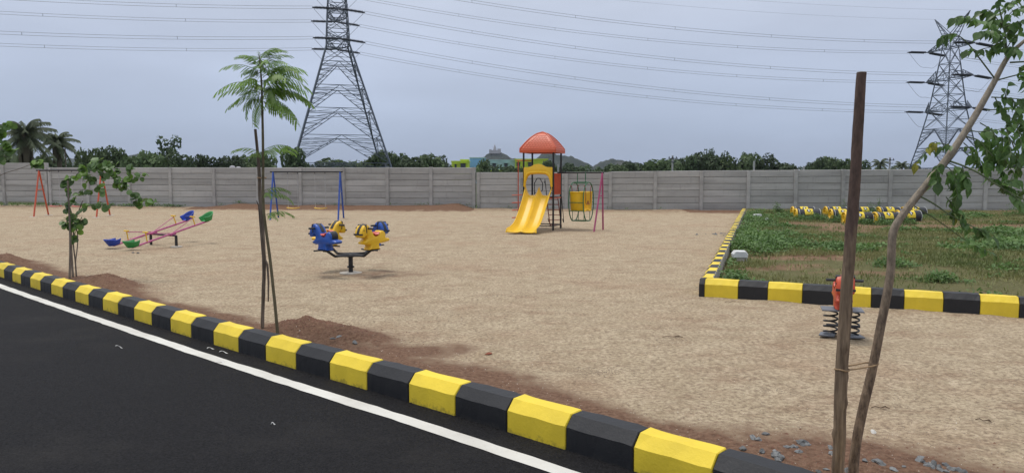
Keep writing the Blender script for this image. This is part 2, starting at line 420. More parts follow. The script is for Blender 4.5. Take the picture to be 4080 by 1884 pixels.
# ------------------------------------------------------------------ value noise in numpy
def vnoise(x, y, seed=0):
    xi = np.floor(x).astype(np.int64); yi = np.floor(y).astype(np.int64); fx = x - xi; fy = y - yi
    def h(a, b):
        n = (a * 374761393 + b * 668265263 + seed * 974634777) & 0x7fffffff
        n = ((n ^ (n >> 13)) * 1274126177) & 0x7fffffff; return ((n ^ (n >> 16)) & 0xffff) / 65535.0
    sx = fx * fx * (3 - 2 * fx); sy = fy * fy * (3 - 2 * fy)
    return (h(xi, yi) * (1 - sx) + h(xi + 1, yi) * sx) * (1 - sy) + (h(xi, yi + 1) * (1 - sx) + h(xi + 1, yi + 1) * sx) * sy
def fnoise(x, y, s, seed=0, oct=3):
    r = 0; a = .5; t = 0
    for i in range(oct):
        r = r + a * vnoise(x * s, y * s, seed + i); t += a; a *= .5; s *= 2.03
    return r / t

# ------------------------------------------------------------------ plan of the place
ROAD_Z = -.12
kpx = [(8, 1105), (80, 1130), (162, 1157), (252, 1185), (353, 1216), (468, 1252), (605, 1294), (762, 1346), (953, 1402), (1182, 1473), (1462, 1553), (1811, 1651), (2265, 1794)]
KP = [Vector((g.x, g.y)) for g in (ground(a, b, ROAD_Z) for a, b in kpx)]
KP = [KP[i] if i in (0, len(KP) - 1) else (KP[i - 1] + KP[i] * 2 + KP[i + 1]) / 4 for i in range(len(KP))]
KP = [Vector((-32, 31.5)), Vector((-20, 21.9)), Vector((-13, 16.1))] + KP + [Vector((1.16, 3.97)), Vector((2.6, 2.56)), Vector((6, -.2)), Vector((14, -7))]
SEG = np.array([[a.x, a.y, b.x, b.y] for a, b in zip(KP, KP[1:])])
def kerb_sd(x, y):
    """signed distance to the kerb face, positive on the playground side"""
    x = np.asarray(x, float); y = np.asarray(y, float); best = np.full(x.shape, 1e9); sg = np.ones(x.shape)
    for ax, ay, bx, by in SEG:
        dx, dy = bx - ax, by - ay; L2 = dx * dx + dy * dy
        t = np.clip(((x - ax) * dx + (y - ay) * dy) / L2, 0, 1)
        d = np.hypot(x - ax - t * dx, y - ay - t * dy); cr_ = dx * (y - ay) - dy * (x - ax)
        m = d < best; best = np.where(m, d, best); sg = np.where(m, np.sign(cr_), sg)
    return best * sg
# plot border
C0 = ground(2783, 1181); C0 = Vector((C0.x, C0.y)); C1 = ground(4080, 1270); C1 = Vector((C1.x, C1.y)); DF = (C1 - C0).normalized()
PB = ground(2955, 850); PB = Vector((PB.x, PB.y)); DB = (PB - C0).normalized()
def in_plot(x, y):
    a = DF.x * (y - C0.y) - DF.y * (x - C0.x)          # >0 behind the front run
    b = DB.y * (x - C0.x) - DB.x * (y - C0.y)          # >0 right of the side run
    return np.minimum(a, b)
# boundary wall line
WL = [Vector((-60, 47.2)), Vector((-31, 41.9)), Vector((-7.25, 38.1)), Vector((6, 36.2)), Vector((24, 34.0)), Vector((48, 31.5))]
def wall_y(x):
    return np.interp(x, [p.x for p in WL], [p.y for p in WL])
def wall_at_px(px):
    u = (px - W_PX / 2) / F_PX; lo, hi = 5.0, 120.0
    for _ in range(60):
        mid = (lo + hi) / 2
        if wall_y(u * mid) > mid: lo = mid
        else: hi = mid
    return Vector((u * lo, lo))
MOUNDS = []
def mound(px, py, sx, sy, h, rz=0): g = ground(px, py); MOUNDS.append((g.x, g.y, sx, sy, h, rz))
mound(1330, 1330, .60, .22, .13, -.5); mound(1180, 1312, .30, .25, .09, -.6); mound(430, 1130, .75, .25, .15, -.7); mound(25, 1052, .7, .3, .19, -.7)
MOUNDS.append((2.0, 4.02, .72, .34, .03, -.40)); mound(3345, 1350, .35, .3, .03)
def hgt(x, y):
    x = np.asarray(x, float); y = np.asarray(y, float)
    s = kerb_sd(x, y)
    z = .05 * (fnoise(x, y, .45, 3, 2) - .5) + .030 * (fnoise(x, y, 1.9, 5, 2) - .5) + .016 * (vnoise(x * 5.1, y * 5.1, 9) - .5)
    for mx, my, sx, sy, h, rz in MOUNDS:
        c, q = math.cos(rz), math.sin(rz); u = (x - mx) * c + (y - my) * q; v = -(x - mx) * q + (y - my) * c
        z = z + h * np.exp(-(u / sx) ** 2 - (v / sy) ** 2) * (.75 + .5 * vnoise(x * 7, y * 7, 21))
    wd = wall_y(x) - y                                 # in front of the wall
    berm = np.exp(-(np.maximum(wd - .2, 0) / .95) ** 2) * (.16 + .24 * fnoise(x, y, .5, 31, 2)) * (.35 + .65 * np.clip((x + 17) / 2, 0, 1) * np.clip((-2 - x) / .8, 0, 1))
    z = z + berm
    p = in_plot(x, y); z = np.where(p > 0, z + .07 * np.clip(p / .3, 0, 1), z)
    far = np.clip((-wd - .5) / 30, 0, 1); z = z * (1 - far)
    f = np.clip((s - .03) / .12, 0, 1); z = z * f + (-.30) * (1 - f)
    return z
def gz(x, y): return float(hgt(np.array([x]), np.array([y]))[0])
def on_ground(px, py):
    g = ground(px, py)
    for _ in range(3): g = ground(px, py, gz(g.x, g.y))
    return g

# ------------------------------------------------------------------ ground sheet
def make_ground():
    na_f = 620
    ang = np.concatenate([np.linspace(-50, 50, na_f), np.linspace(50, 310, 90)[1:-1]]) * math.pi / 180
    rad = np.concatenate([np.linspace(.5, 2.6, 8)[:-1], np.geomspace(2.6, 60, 430)[:-1], np.geomspace(60, 4200, 60)])
    A, Rr = np.meshgrid(ang, rad); X = (Rr * np.sin(A)).ravel(); Y = (Rr * np.cos(A)).ravel()
    Z = hgt(X, Y); na = len(ang); nr = len(rad)
    i, j = np.meshgrid(np.arange(nr - 1), np.arange(na), indexing='ij'); j2 = (j + 1) % na
    fs = np.stack([i * na + j, i * na + j2, (i + 1) * na + j2, (i + 1) * na + j], -1).reshape(-1, 4)
    X = np.append(X, 0); Y = np.append(Y, 0); Z = np.append(Z, -.3)
    s = kerb_sd(X, Y); wd = wall_y(X) - Y
    wob = fnoise(X, Y, 1.1, 41, 3)
    red = np.clip(1.2 - (s - .32) / (.22 + .75 * wob), 0, 1) * (s > -.5)
    for mx, my, sx, sy, h, rz in MOUNDS[:5]:
        c, q = math.cos(rz), math.sin(rz); u = (X - mx) * c + (Y - my) * q; v = -(X - mx) * q + (Y - my) * c
        red = np.maximum(red, 1.3 * np.exp(-(u / (sx * 1.45)) ** 2 - (v / (sy * 1.7)) ** 2))
    g = ground(1620, 1395); red = np.maximum(red, .95 * np.exp(-((X - g.x) / .75) ** 2 - ((Y - g.y) / .4) ** 2))
    g = ground(1480, 1090); red = np.maximum(red, .52 * np.exp(-((X - g.x) / 1.6) ** 2 - ((Y - g.y) / 1.0) ** 2))
    red = np.maximum(red, np.clip(1.25 - np.abs(wd - .7) / 1.3, 0, 1) * np.where((X > -17.5) & (X < -2.0), 1.0, np.where((X > 8.5) & (X < 24), .9, .45)))
    p = in_plot(X, Y)
    plot = np.clip(p / .12 + .3, 0, 1) * (wd > -.1)
    dpl = Y
    bare = np.exp(-((Y - 24.0 + .10 * (X - 12)) / 2.6) ** 2) * np.clip((X - 8.6) / 2.0, 0, 1) * 1.1
    g = ground(3180, 1040); bare = np.maximum(bare, np.exp(-((X - g.x) / 1.1) ** 2 - ((Y - g.y) / .3) ** 2))
    wild = np.clip((-wd - .3) / 2, 0, 1)
    me = np_mesh('ground', np.stack([X, Y, Z], 1), fs, 'ground', dict(red=red, plot=plot, wild=wild, bare=bare), True)
    tag(link('ground', me), kind='structure')
make_ground()

# ------------------------------------------------------------------ road, edge line
def resample(pts, step):
    out_ = []; 
    for a, b in zip(pts, pts[1:]):
        n = max(1, int((b - a).length / step)); out_ += [a.lerp(b, i / n) for i in range(n)]
    return out_ + [pts[-1]]
def smooth_path(pts, it=3):
    for _ in range(it): pts = [pts[0]] + [(a + b * 2 + c) / 4 for a, b, c in zip(pts, pts[1:], pts[2:])] + [pts[-1]]
    return pts
KPATH = smooth_path(resample(KP, .1), 12)
def normals2(path):
    r = []
    for i in range(len(path)):
        d = (path[min(i + 1, len(path) - 1)] - path[max(i - 1, 0)]).normalized(); r.append(Vector((-d.y, d.x)))    # to the playground side
    return r
KN = normals2(KPATH)
def road_strip(name, o0, o1, z, mat, wob=0.0, cols=1, lo=0, hi=None):
    path, nn = KPATH[lo:hi], KN[lo:hi]; v = []
    for i, (p, n) in enumerate(zip(path, nn)):
        for c in range(cols + 1):
            o = o0 + (o1 - o0) * c / cols
            if wob and c in (0, cols): o += wob * (mnoise.noise(Vector((p.x * 3, p.y * 3, c * 7))) + .6 * mnoise.noise(Vector((p.x * 11, p.y * 11, c * 3))))
            v.append((p.x + n.x * o, p.y + n.y * o, z))
    w = cols + 1; f = [(i * w + c, i * w + c + 1, (i + 1) * w + c + 1, (i + 1) * w + c) for i in range(len(path) - 1) for c in range(cols)]
    me = np_mesh(name, np.array(v), np.array(f), mat); return link(name, me)
# one flat carriageway sheet
lo = [(-60, 60), (-32, 31.5)]
rv = [(p.x + n.x * .06, p.y + n.y * .06, ROAD_Z) for p, n in zip(KPATH, KN)][::6]
rv = [(-80, 70, ROAD_Z)] + rv + [(60, -50, ROAD_Z), (20, -60, ROAD_Z), (-80, -60, ROAD_Z)]
mb = MB(); mb.add(rv, [tuple(range(len(rv)))]); tag(mb.build('road', 'asphalt'), kind='structure')
edge_line = road_strip('edge_line', -.37, -.243, ROAD_Z + .004, 'line', .012, 1)
tag(edge_line, 'white painted edge line along the black asphalt road', 'road marking')

# ------------------------------------------------------------------ kerbs
def kerb_block_mesh(name, L, mat, zb, zc, zt, w, ch, side=None):
    """x along, y from face (0) to back (w)"""
    prof = [(0, zb), (0, zc), (ch, zt), (w - .012, zt), (w, zt - .012), (w, zb)]
    mb = MB(); n = len(prof); e = .006
    xs = [(-L / 2 + .0015, e), (-L / 2 + .0015 + e, 0)] + [(-L / 2 + L * k / 6, 0) for k in range(1, 6)] + [(L / 2 - .0015 - e, 0), (L / 2 - .0015, e)]
    rr = random.Random(hash(mat) % 1000 if False else len(mat) + int(L * 100))
    cy, cz = w / 2, (zb + zt) / 2
    for x, ins in xs:
        for (y, z) in prof:
            dy = -ins if y > cy else ins; dz = -ins if z > cz else 0
            j = 0 if ins else .0035
            mb.v.append(Vector((x, y + dy + rr.uniform(-j, j), z + dz + rr.uniform(-j, j) * (z > cz))))
    for i in range(len(xs) - 1):
        for k in range(n - 1): a = i * n + k; mb.f.append((a, a + 1, a + 1 + n, a + n))
    mb.f.append(tuple(range(n))); mb.f.append(tuple((len(xs) - 1) * n + k for k in range(n)))
    me = mb.mesh(name, mat)
    if side:
        me.materials.append(M[side])
        for p in me.polygons:
            if p.normal.y > .7: p.material_index = 1
    return me
kerb = thing('roadside_kerb', 'yellow and black striped concrete kerb running along the asphalt road', 'kerb', (KPATH[150].x, KPATH[150].y, ROAD_Z))
BL = .5265
cum = [0.0]
for a, b in zip(KPATH, KPATH[1:]): cum.append(cum[-1] + (b - a).length)
def path_at(s):
    s = max(0, min(cum[-1] - .001, s)); i = int(np.searchsorted(cum, s)) ; i = max(1, i)
    t = (s - cum[i - 1]) / (cum[i] - cum[i - 1]); return KPATH[i - 1].lerp(KPATH[i], t)
ref = KP[14]; s_ref = min(range(len(KPATH)), key=lambda i: (KPATH[i] - ref).length); s_ref = cum[s_ref]      # right end of a yellow block
KB = {k: [kerb_block_mesh('kerb_block', BL, 'kerb_yellow' if k else 'kerb_black', -.26, .035 + .002 * q, .108 + .002 * q, .20, .07) for q in range(2)] for k in (0, 1)}
for k in range(-32, 9):
    s0 = s_ref + (k - 1) * BL; p, q = path_at(s0), path_at(s0 + BL); m = (p + q) / 2; d = q - p
    o = link('kerb_block', R.choice(KB[1 if k % 2 == 0 else 0]), kerb, (m.x - kerb.location.x, m.y - kerb.location.y, -ROAD_Z + R.uniform(-.003, .003)), (R.uniform(-.006, .006), R.uniform(-.004, .004), math.atan2(d.y, d.x) + R.uniform(-.006, .006)))
    o.scale = (d.length / BL * .997, 1, 1)
# plot kerb, front run
pk = thing('plot_kerb', 'yellow and black striped kerb edging the grassy plot in front', 'kerb', (C0.x, C0.y, 0))
def front_px(px):
    u = (px - W_PX / 2) / F_PX; t = (C0.x - u * C0.y) / (u * DF.y - DF.x); return t
fb = [front_px(x) for x in (2814, 2949, 3069, 3208, 3350, 3486, 3620, 3778, 3927, 4085)]; fb += [fb[-1] + .42 * k for k in range(1, 5)]
FK = {k: kerb_block_mesh('kerb_block', .42, 'kerb_yellow' if k else 'kerb_black', -.15, .185, .255, .19, .06) for k in (0, 1)}
af = math.atan2(DF.y, DF.x)
for i, (a, b) in enumerate(zip([.003] + fb, fb)):
    o = link('kerb_block', FK[i % 2], pk, (DF.x * (a + b) / 2, DF.y * (a + b) / 2, R.uniform(-.004, .004)), (R.uniform(-.01, .01), 0, af)); o.scale = ((b - a) / .42, 1, 1)
sk = thing('plot_kerb', 'thin striped kerb running back to the boundary wall beside the grass', 'kerb', (C0.x, C0.y, 0))
SK = {k: kerb_block_mesh('kerb_block', .42, 'kerb_yellow' if k else 'kerb_black', -.15, .185, .255, .19, .06, 'pad') for k in (0, 1)}
ab = math.atan2(DB.y, DB.x); L = (PB - C0).length; nb = int((L - .3) / .42)
for i in range(nb):
    s0 = .20 + .42 * (i + .5)
    me = SK[(i + 1) % 2]; o = link('kerb_block', me, sk, (DB.x * s0, DB.y * s0, R.uniform(-.006, .006)), (0, 0, ab)); o.scale = (.985, -1, 1)

# ------------------------------------------------------------------ boundary wall
wall = thing('boundary_wall', 'long grey precast concrete panel wall closing off the playground', 'wall', (0, 37, 0))
posts_px = [-850, -672, -497, -322, -150, 22, 192, 356, 520, 684, 857, 1030, 1200, 1372, 1546, 1718, 1889, 2070, 2255, 2430, 2609, 2793, 2979, 3168, 3356, 3543, 3733, 3922, 4112, 4300, 4490, 4680, 4870]
PP = [wall_at_px(x) for x in posts_px]
def top_z(px, P):
    if px < 195: y = 650
    elif px < 1893: y = 668
    elif px < 2440: y = 687
    else: y = np.interp(px, [2440, 2800, 3500, 4080], [684, 680, 676, 671])
    return CAM_H + (HORIZON - y) / F_PX * P.y
PH = .322
def plank_mesh(k):
    mb = MB(); rr = random.Random(k)
    nx, e = 8, .018
    ys = []
    for iz, (z, y) in enumerate(((0, .036), (e, 0), (PH - e, 0), (PH - .006, .036))):
        for ix in range(nx + 1):
            ys.append(Vector((-.5 + ix / nx, y + rr.uniform(-.004, .004), z + rr.uniform(-.004, .004) * (iz in (1, 2)))))
    mb.v = ys; w = nx + 1
    mb.f = [(r * w + c, r * w + c + 1, (r + 1) * w + c + 1, (r + 1) * w + c) for r in range(3) for c in range(nx)]
    o = len(mb.v); mb.v += [Vector((-.5, .05, 0)), Vector((.5, .05, 0)), Vector((.5, .05, PH - .004)), Vector((-.5, .05, PH - .004))]
    mb.f += [(o, o + 3, o + 2, o + 1), (3 * w, 3 * w + nx, o + 2, o + 3), (0, o, o + 1, nx), (0, w, 2 * w, 3 * w, o + 3, o), (nx, o + 1, o + 2, 3 * w + nx, 2 * w + nx, w + nx)]
    return mb.mesh('plank', 'concrete')
PM = [plank_mesh(k) for k in range(8)]
def post_mesh():
    mb = MB(); h = 2.9; w = .085
    prof = [(-w, .10), (-w, -.07), (-w + .018, -.09), (w - .018, -.09), (w, -.07), (w, .10)]
    n = len(prof)
    for z in (0, h - .012, h):
        k = 1 if z < h else .9
        mb.v += [Vector((x * k, y * k, z)) for x, y in prof]
    for i in range(2): mb.f += [(i * n + j, i * n + (j + 1) % n, (i + 1) * n + (j + 1) % n, (i + 1) * n + j) for j in range(n)]
    mb.f += [tuple(range(n)), tuple(2 * n + j for j in range(n))]; return mb.mesh('post', 'concrete')
POST = post_mesh()
W0 = Vector((0, 37, 0))
for i, (px, P) in enumerate(zip(posts_px, PP)):
    a = 0 if i == 0 else i - 1; b = min(i + 1, len(PP) - 1); d = (PP[b] - PP[a]).normalized(); rz = math.atan2(d.y, d.x)
    zt = max(top_z(px - 8, P), top_z(px + 8, P)) + R.uniform(-.01, .025)
    o = link('post', POST, wall, Vector((P.x, P.y, zt - 2.9)) - W0, (R.uniform(-.006, .006), R.uniform(-.006, .006), rz))
    if px in (192, 1889):                              # the wall steps here: two posts stand side by side
        Q = P + d * .23; zq = top_z(px + 12, Q); link('post', POST, wall, Vector((Q.x, Q.y, zq - 2.9)) - W0, (0, 0, rz))
    if i < len(PP) - 1:
        Q = PP[i + 1]; off = .23 if px in (192, 1889) else 0; A = P + (Q - P).normalized() * off; dd = Q - A; mid = (A + Q) / 2; ln = dd.length - .15
        za, zb_ = top_z(px + 12, P), top_z(posts_px[i + 1] - 12, Q)
        for r in range(7):
            zc = (za + zb_) / 2 - PH * (r + 1)
            o = link('plank', R.choice(PM), wall, Vector((mid.x, mid.y, zc)) - W0 + Vector((0, R.uniform(-.006, .006), 0)), (R.uniform(-.008, .008), -math.atan2(zb_ - za, dd.length), math.atan2(dd.y, dd.x)))
            o.scale = (ln + .02, 1, 1)

# ------------------------------------------------------------------ slide tower with hanging gondola seat
def to_local(o, p):
    p = Vector(p) - o.location; return Matrix.Rotation(-o.rotation_euler.z, 3, 'Z') @ p
def arc(c, r0, r1, a0, a1, n, ax=(1, 0, 0), ay=(0, 0, 1)):
    c, ax, ay = Vector(c), Vector(ax), Vector(ay)
    return [c + ax * r0 * math.cos(a0 + (a1 - a0) * i / n) + ay * r1 * math.sin(a0 + (a1 - a0) * i / n) for i in range(n + 1)]
def crv(pts, n=6):
    """Catmull-Rom through points"""
    P = [Vector(p) for p in pts]; P = [P[0] * 2 - P[1]] + P + [P[-1] * 2 - P[-2]]; out_ = []
    for i in range(1, len(P) - 2):
        a, b, c, d = P[i - 1], P[i], P[i + 1], P[i + 2]
        for k in range(n):
            t = k / n; out_.append(.5 * (2 * b + (c - a) * t + (2 * a - 5 * b + 4 * c - d) * t * t + (3 * b - a - 3 * c + d) * t ** 3))
    return out_ + [P[-2]]

TH = math.radians(18.0)
# local axes: x to the tower's right, -y to its front (slide), +y to its back
S2 = .5
ctr = Vector((1.33, 23.09)) + Vector((-math.cos(TH), math.sin(TH))) * S2 + Vector((math.sin(TH), math.cos(TH))) * S2
tz = 0.0
tw = thing('play_tower', 'playground slide tower with red tiled dome roof and double yellow slide', 'slide', (ctr.x, ctr.y, tz), -TH)
PZ = 1.09
for x in (-S2, S2):
    for y in (-S2, S2): MB().tube([(x, y, -.1), (x, y, 2.56)], .032, 10).build('post', 'black_metal', tw, True)
for a, b in (((-S2, -S2), (S2, -S2)), ((S2, -S2), (S2, S2)), ((S2, S2), (-S2, S2)), ((-S2, S2), (-S2, -S2))):
    MB().bar((a[0], a[1], .14), (b[0], b[1], .14), .032).build('base_rail', 'black_metal', tw)
    MB().bar((a[0] * .94, a[1] * .94, PZ - .05), (b[0] * .94, b[1] * .94, PZ - .05), .09, .035).build('deck_beam', 'red_plastic', tw)
mb = MB(); mb.box((0, 0, PZ - .01), (.95, .95, .025)); mb.build('deck', 'steel_plate', tw)
# roof
RZ0, RH = 2.50, .68
rp = []
for i in range(13):
    q = i / 12.0
    rp.append((max(.012, .60 * (1 - q) ** .58), RZ0 + .125 + (RH - .125) * q))
prof = [(.57, RZ0 + .02), (.585, RZ0), (.61, RZ0 + .004), (.615, RZ0 + .10), (.60, RZ0 + .118)] + rp
mb = MB(); n4 = 9
ring = []
for r, z in prof:
    k = len(mb.v)
    for sx in range(4):
        a = sx * math.pi / 2; c_, s_ = math.cos(a), math.sin(a)
        for j in range(n4 - 1):
            u = -1 + 2 * j / (n4 - 1); x, y = u * r, -r
            mb.v.append(Vector((x * c_ - y * s_, x * s_ + y * c_, z)))
    ring.append(k)
nn = 4 * (n4 - 1)
for i in range(len(prof) - 1):
    for j in range(nn): mb.f.append((ring[i] + j, ring[i] + (j + 1) % nn, ring[i + 1] + (j + 1) % nn, ring[i + 1] + j))
mb.f.append(tuple(ring[-1] + j for j in range(nn)))
roof = mb.build('roof', 'red_plastic', tw, True)
for sx in (-1, 1):                                          # hip ribs and the eaves lip
    for sy in (-1, 1): MB().tube([(sx * r * 1.0, sy * r * 1.0, z + .004) for r, z in prof[4:]], .022, 6).build('hip_rib', 'red_plastic', roof, True)
tile = MB()
td = [(.044 * math.cos(a), .044 * math.sin(a)) for a in [math.pi + math.pi * i / 8 for i in range(9)]] + [(.044, .02), (-.044, .02)]
k = len(td)
tile.add([(x, y, 0) for x, y in td] + [(x * .9, y * .9, .012) for x, y in td], [tuple(range(k, 2 * k))] + [(i, (i + 1) % k, k + (i + 1) % k, k + i) for i in range(k)])
TILE = tile.mesh('roof_tile', 'red_plastic', True)
def prof_at(z):
    for (r0, z0), (r1, z1) in zip(prof[4:], prof[5:]):
        if z0 <= z <= z1 and z1 > z0:
            t = (z - z0) / (z1 - z0); return r0 + (r1 - r0) * t, Vector((0, -(z1 - z0), -(r0 - r1) * -1)), (r1 - r0, z1 - z0)
    return None
for f in range(4):
    rot = Matrix.Rotation(f * math.pi / 2, 3, 'Z')
    for row in range(7):
        z = RZ0 + .165 + row * .066
        q = prof_at(z)
        if not q: continue
        r = q[0]; dr, dz = q[2]; slope = Vector((0, -dr, dz)).normalized()          # y = -r on the front face
        nrm = Vector((0, -dz, -dr)).normalized()
        if nrm.z < 0: nrm = Vector((0, -abs(dz), abs(dr))).normalized()
        cnt = int((r - .05) * 2 / .095)
        for i in range(cnt):
            x = (i - (cnt - 1) / 2) * .095
            m = Matrix((Vector((1, 0, 0)), slope, nrm)).transposed()
            o = link('roof_tile', TILE, roof); o.matrix_local = Matrix.Translation(rot @ (Vector((x, -r, z)) + nrm * .002)) @ (rot @ m).to_4x4()
# arch panel over the slide
arch = [(-.48, 2.02), (-.47, 2.055)] + [(-.30, 2.06), (-.22, 2.09), (-.12, 2.145), (0, 2.165), (.12, 2.145), (.22, 2.09), (.30, 2.06)] + [(.47, 2.055), (.48, 2.02), (.48, 1.42), (.455, 1.40), (.42, 1.42), (.40, 1.60), (.34, 1.75), (.25, 1.82), (0, 1.835), (-.25, 1.82), (-.34, 1.75), (-.40, 1.60), (-.42, 1.42), (-.455, 1.40), (-.48, 1.42)]
mb = MB(); mb.pillow(arch, [(-.035, .012), (-.028, .002), (.0, 0), (.012, .004)], c=(0, -S2 - .03, -.02)); ap = mb.build('entry_arch', 'yellow_plastic', tw, True)
lip = crv([(-.455, -S2 - .05, 1.42), (-.43, -S2 - .08, 1.62), (-.36, -S2 - .10, 1.80), (-.25, -S2 - .10, 1.86), (0, -S2 - .10, 1.875), (.25, -S2 - .10, 1.86), (.36, -S2 - .10, 1.80), (.43, -S2 - .08, 1.62), (.455, -S2 - .05, 1.42)], 5)
MB().tube(lip, .038, 8).build('arch_rim', 'yellow_plastic', ap, True)
# double slide: cross section swept down a wave
path = crv([(-.40, 1.13), (-.55, 1.11), (-.75, .93), (-1.1, .62), (-1.5, .31), (-1.8, .15), (-2.1, .085), (-2.32, .075), (-2.40, .06)], 6)
mb = MB(); cs = []
for k in range(33):
    u = -1 + 2 * k / 32; a = abs(u)
    lane = abs(a - .5) / .5                                  # 1 at rim/ridge, 0 mid-lane
    hgt_ = (max(0, lane - .35) / .65) ** 1.6
    cs.append((u, hgt_, a))
npth = len(path); nc = len(cs)
for i, (y, z) in enumerate(path):
    t = i / (npth - 1); wdt = .455 - .045 * math.sin(t * math.pi) + .02 * t
    rim = .16 * (1 - t) ** .5 + .075; ridge = .15 * (1 - t) + .055
    if t > .9: rim *= 1 - .6 * (t - .9) / .1; ridge *= 1 - .5 * (t - .9) / .1
    horn = .08 * math.exp(-(t / .10) ** 2)
    for u, h, a in cs:
        hh = h * (rim + horn) if a > .5 else h * (ridge + horn * .9)
        tuck = .035 * (max(0, a - .97) / .03)
        mb.v.append(Vector((u * wdt, y + .06 * (1 - (1 - lane) * 0) * 0, z + hh - tuck)))
for i in range(npth - 1):
    for j in range(nc - 1): mb.f.append((i * nc + j, i * nc + j + 1, (i + 1) * nc + j + 1, (i + 1) * nc + j))
sl_ = mb.build('slide', 'yellow_plastic', tw, True)
so_ = sl_.modifiers.new('thickness', 'SOLIDIFY'); so_.thickness = .022; so_.offset = -1
for side in (0, nc - 1):
    MB().tube([mb.v[i * nc + side] for i in range(npth)], .019, 8).build('slide_rim', 'yellow_plastic', sl_, True)
MB().tube([mb.v[(npth - 1) * nc + j] for j in range(nc)], .018, 8).build('slide_lip', 'yellow_plastic', sl_, True)
# right-hand railing
rl = MB()
for z in (PZ + .07, PZ + .74): rl.tube([(S2, -S2 + .03, z), (S2, S2 - .03, z)], .014, 6)
rg = rl.build('side_railing', 'orange_metal', tw, True)
for i in range(9): y = -.41 + i * .102; MB().tube([(S2, y, PZ + .07), (S2, y, PZ + .74)], .016, 6).build('railing_bar', 'orange_metal', rg, True)
lf = MB()
for z in (PZ + .07, PZ + .74): lf.tube([(-S2, -S2 + .03, z), (-S2, -S2 + .30, z)], .014, 6)
lf.build('side_railing', 'orange_metal', tw, True)
# back hand loops and ladder
def loop(x0, x1):
    zz = [(x0, 1.13), (x0, 1.52), ((x0 * 2 + x1) / 3, 1.68), ((x0 + x1 * 2) / 3, 1.68), (x1, 1.52), (x1, 1.28), ((x0 + x1) / 2, 1.13), (x0, 1.20)]
    MB().tube([(x, S2, z) for x, z in zz], .015, 8).build('hand_loop', 'black_metal', tw, True)
loop(-.42, -.14); loop(.14, .42)
lad = MB(); LB, LT = S2 + .62, S2 + .03
for x in (-.02, .38): lad.tube([(x, LT, PZ), (x, LB, -.05)], .018, 8)
ld = lad.build('ladder', 'brown_metal', tw, True)
for i in range(6):
    t = (i + .7) / 6.4; MB().tube([(-.02, LT + (LB - LT) * t, PZ - (PZ + .05) * t), (.38, LT + (LB - LT) * t, PZ - (PZ + .05) * t)], .013, 6).build('rung', 'brown_metal', ld, True)
for x in (-.08, .44):
    MB().tube(crv([(x, LT - .02, PZ + .42), (x, LT + .05, PZ + .50), (x, LT + .12, PZ + .42), (x, LB + .02, .28), (x, LB - .03, .20), (x, LB - .12, .30)], 5), .013, 8).build('handrail', 'black_metal', tw, True)
# spiral climbing pole on the left
cx, cy = -S2 - .34, .0
cl = MB().tube([(cx, cy, -.1), (cx, cy, 2.28)], .018, 8).tube([(cx - .07, cy, 2.27), (-S2, S2 - .1, 2.27)], .016, 8).tube([(cx, cy, 2.27), (-S2, -S2 + .05, 2.27)], .016, 8).build('climbing_pole', 'orange_metal', tw, True)
for i in range(5):
    z = .12 + i * .25; MB().tube(arc((cx - .04, cy, z), .17, .17, 0, 2 * math.pi, 18, (1, 0, .05), (0, 1, 0)), .014, 6).build('climbing_ring', 'orange_metal', cl, True)
# beam, purple legs
be = Vector((1.98, .09, 1.86)); fF = to_local(tw, (2.585, 22.60, 0)); fB = to_local(tw, (3.0, 23.5, 0))
MB().tube([(S2, .02, 1.86), be + Vector((.05, 0, 0))], .026, 10).build('swing_beam', 'black_metal', tw, True)
for f in (fF, fB): MB().tube([be, (f.x, f.y, -.1)], .028, 10).build('beam_leg', 'purple_metal', tw, True)
m1 = be.lerp(fF, .40); m2 = be.lerp(fB, .40); MB().tube([m1, m2], .018, 8).build('leg_brace', 'purple_metal', tw, True)
# gondola
gx, gy, top = 1.30, .05, 1.55
g = MB()
for dx in (-.14, .14): g.tube([(gx + dx, gy, 1.875), (gx + dx, gy, top)], .014, 6)
g.tube([(gx - .25, gy, top), (gx + .25, gy, top)], .018, 8); g.tube([(gx - .25, gy - .04, top - .035), (gx + .25, gy - .04, top - .035)], .012, 6)
gon = g.build('gondola_hanger', 'green_metal', tw, True)
for dx in (-.25, .25):
    pts = [(gx + dx, gy + .46 * math.copysign(abs(math.sin(a)) ** .8, math.sin(a)), .92 + .63 * math.cos(a)) for a in [2 * math.pi * i / 30 for i in range(31)]]
    pts = [(x, y, max(z, .30)) for x, y, z in pts]
    MB().tube(pts, .018, 8).build('gondola_hoop', 'green_metal', gon, True)
fl = MB()
for dy in (-.2, .2): fl.tube([(gx - .25, gy + dy, .30), (gx + .25, gy + dy, .30)], .013, 6); fl.tube([(gx - .2, gy + dy * 1.3, .30), (gx - .2, gy + dy * 1.3, .63)], .011, 6); fl.tube([(gx + .2, gy + dy * 1.3, .30), (gx + .2, gy + dy * 1.3, .63)], .011, 6)
for z in (.63, .90): fl.tube([(gx - .25, gy - .43, z), (gx + .25, gy - .43, z)], .012, 6); fl.tube([(gx - .25, gy + .43, z), (gx + .25, gy + .43, z)], .012, 6)
fl.build('gondola_floor', 'green_metal', gon, True)
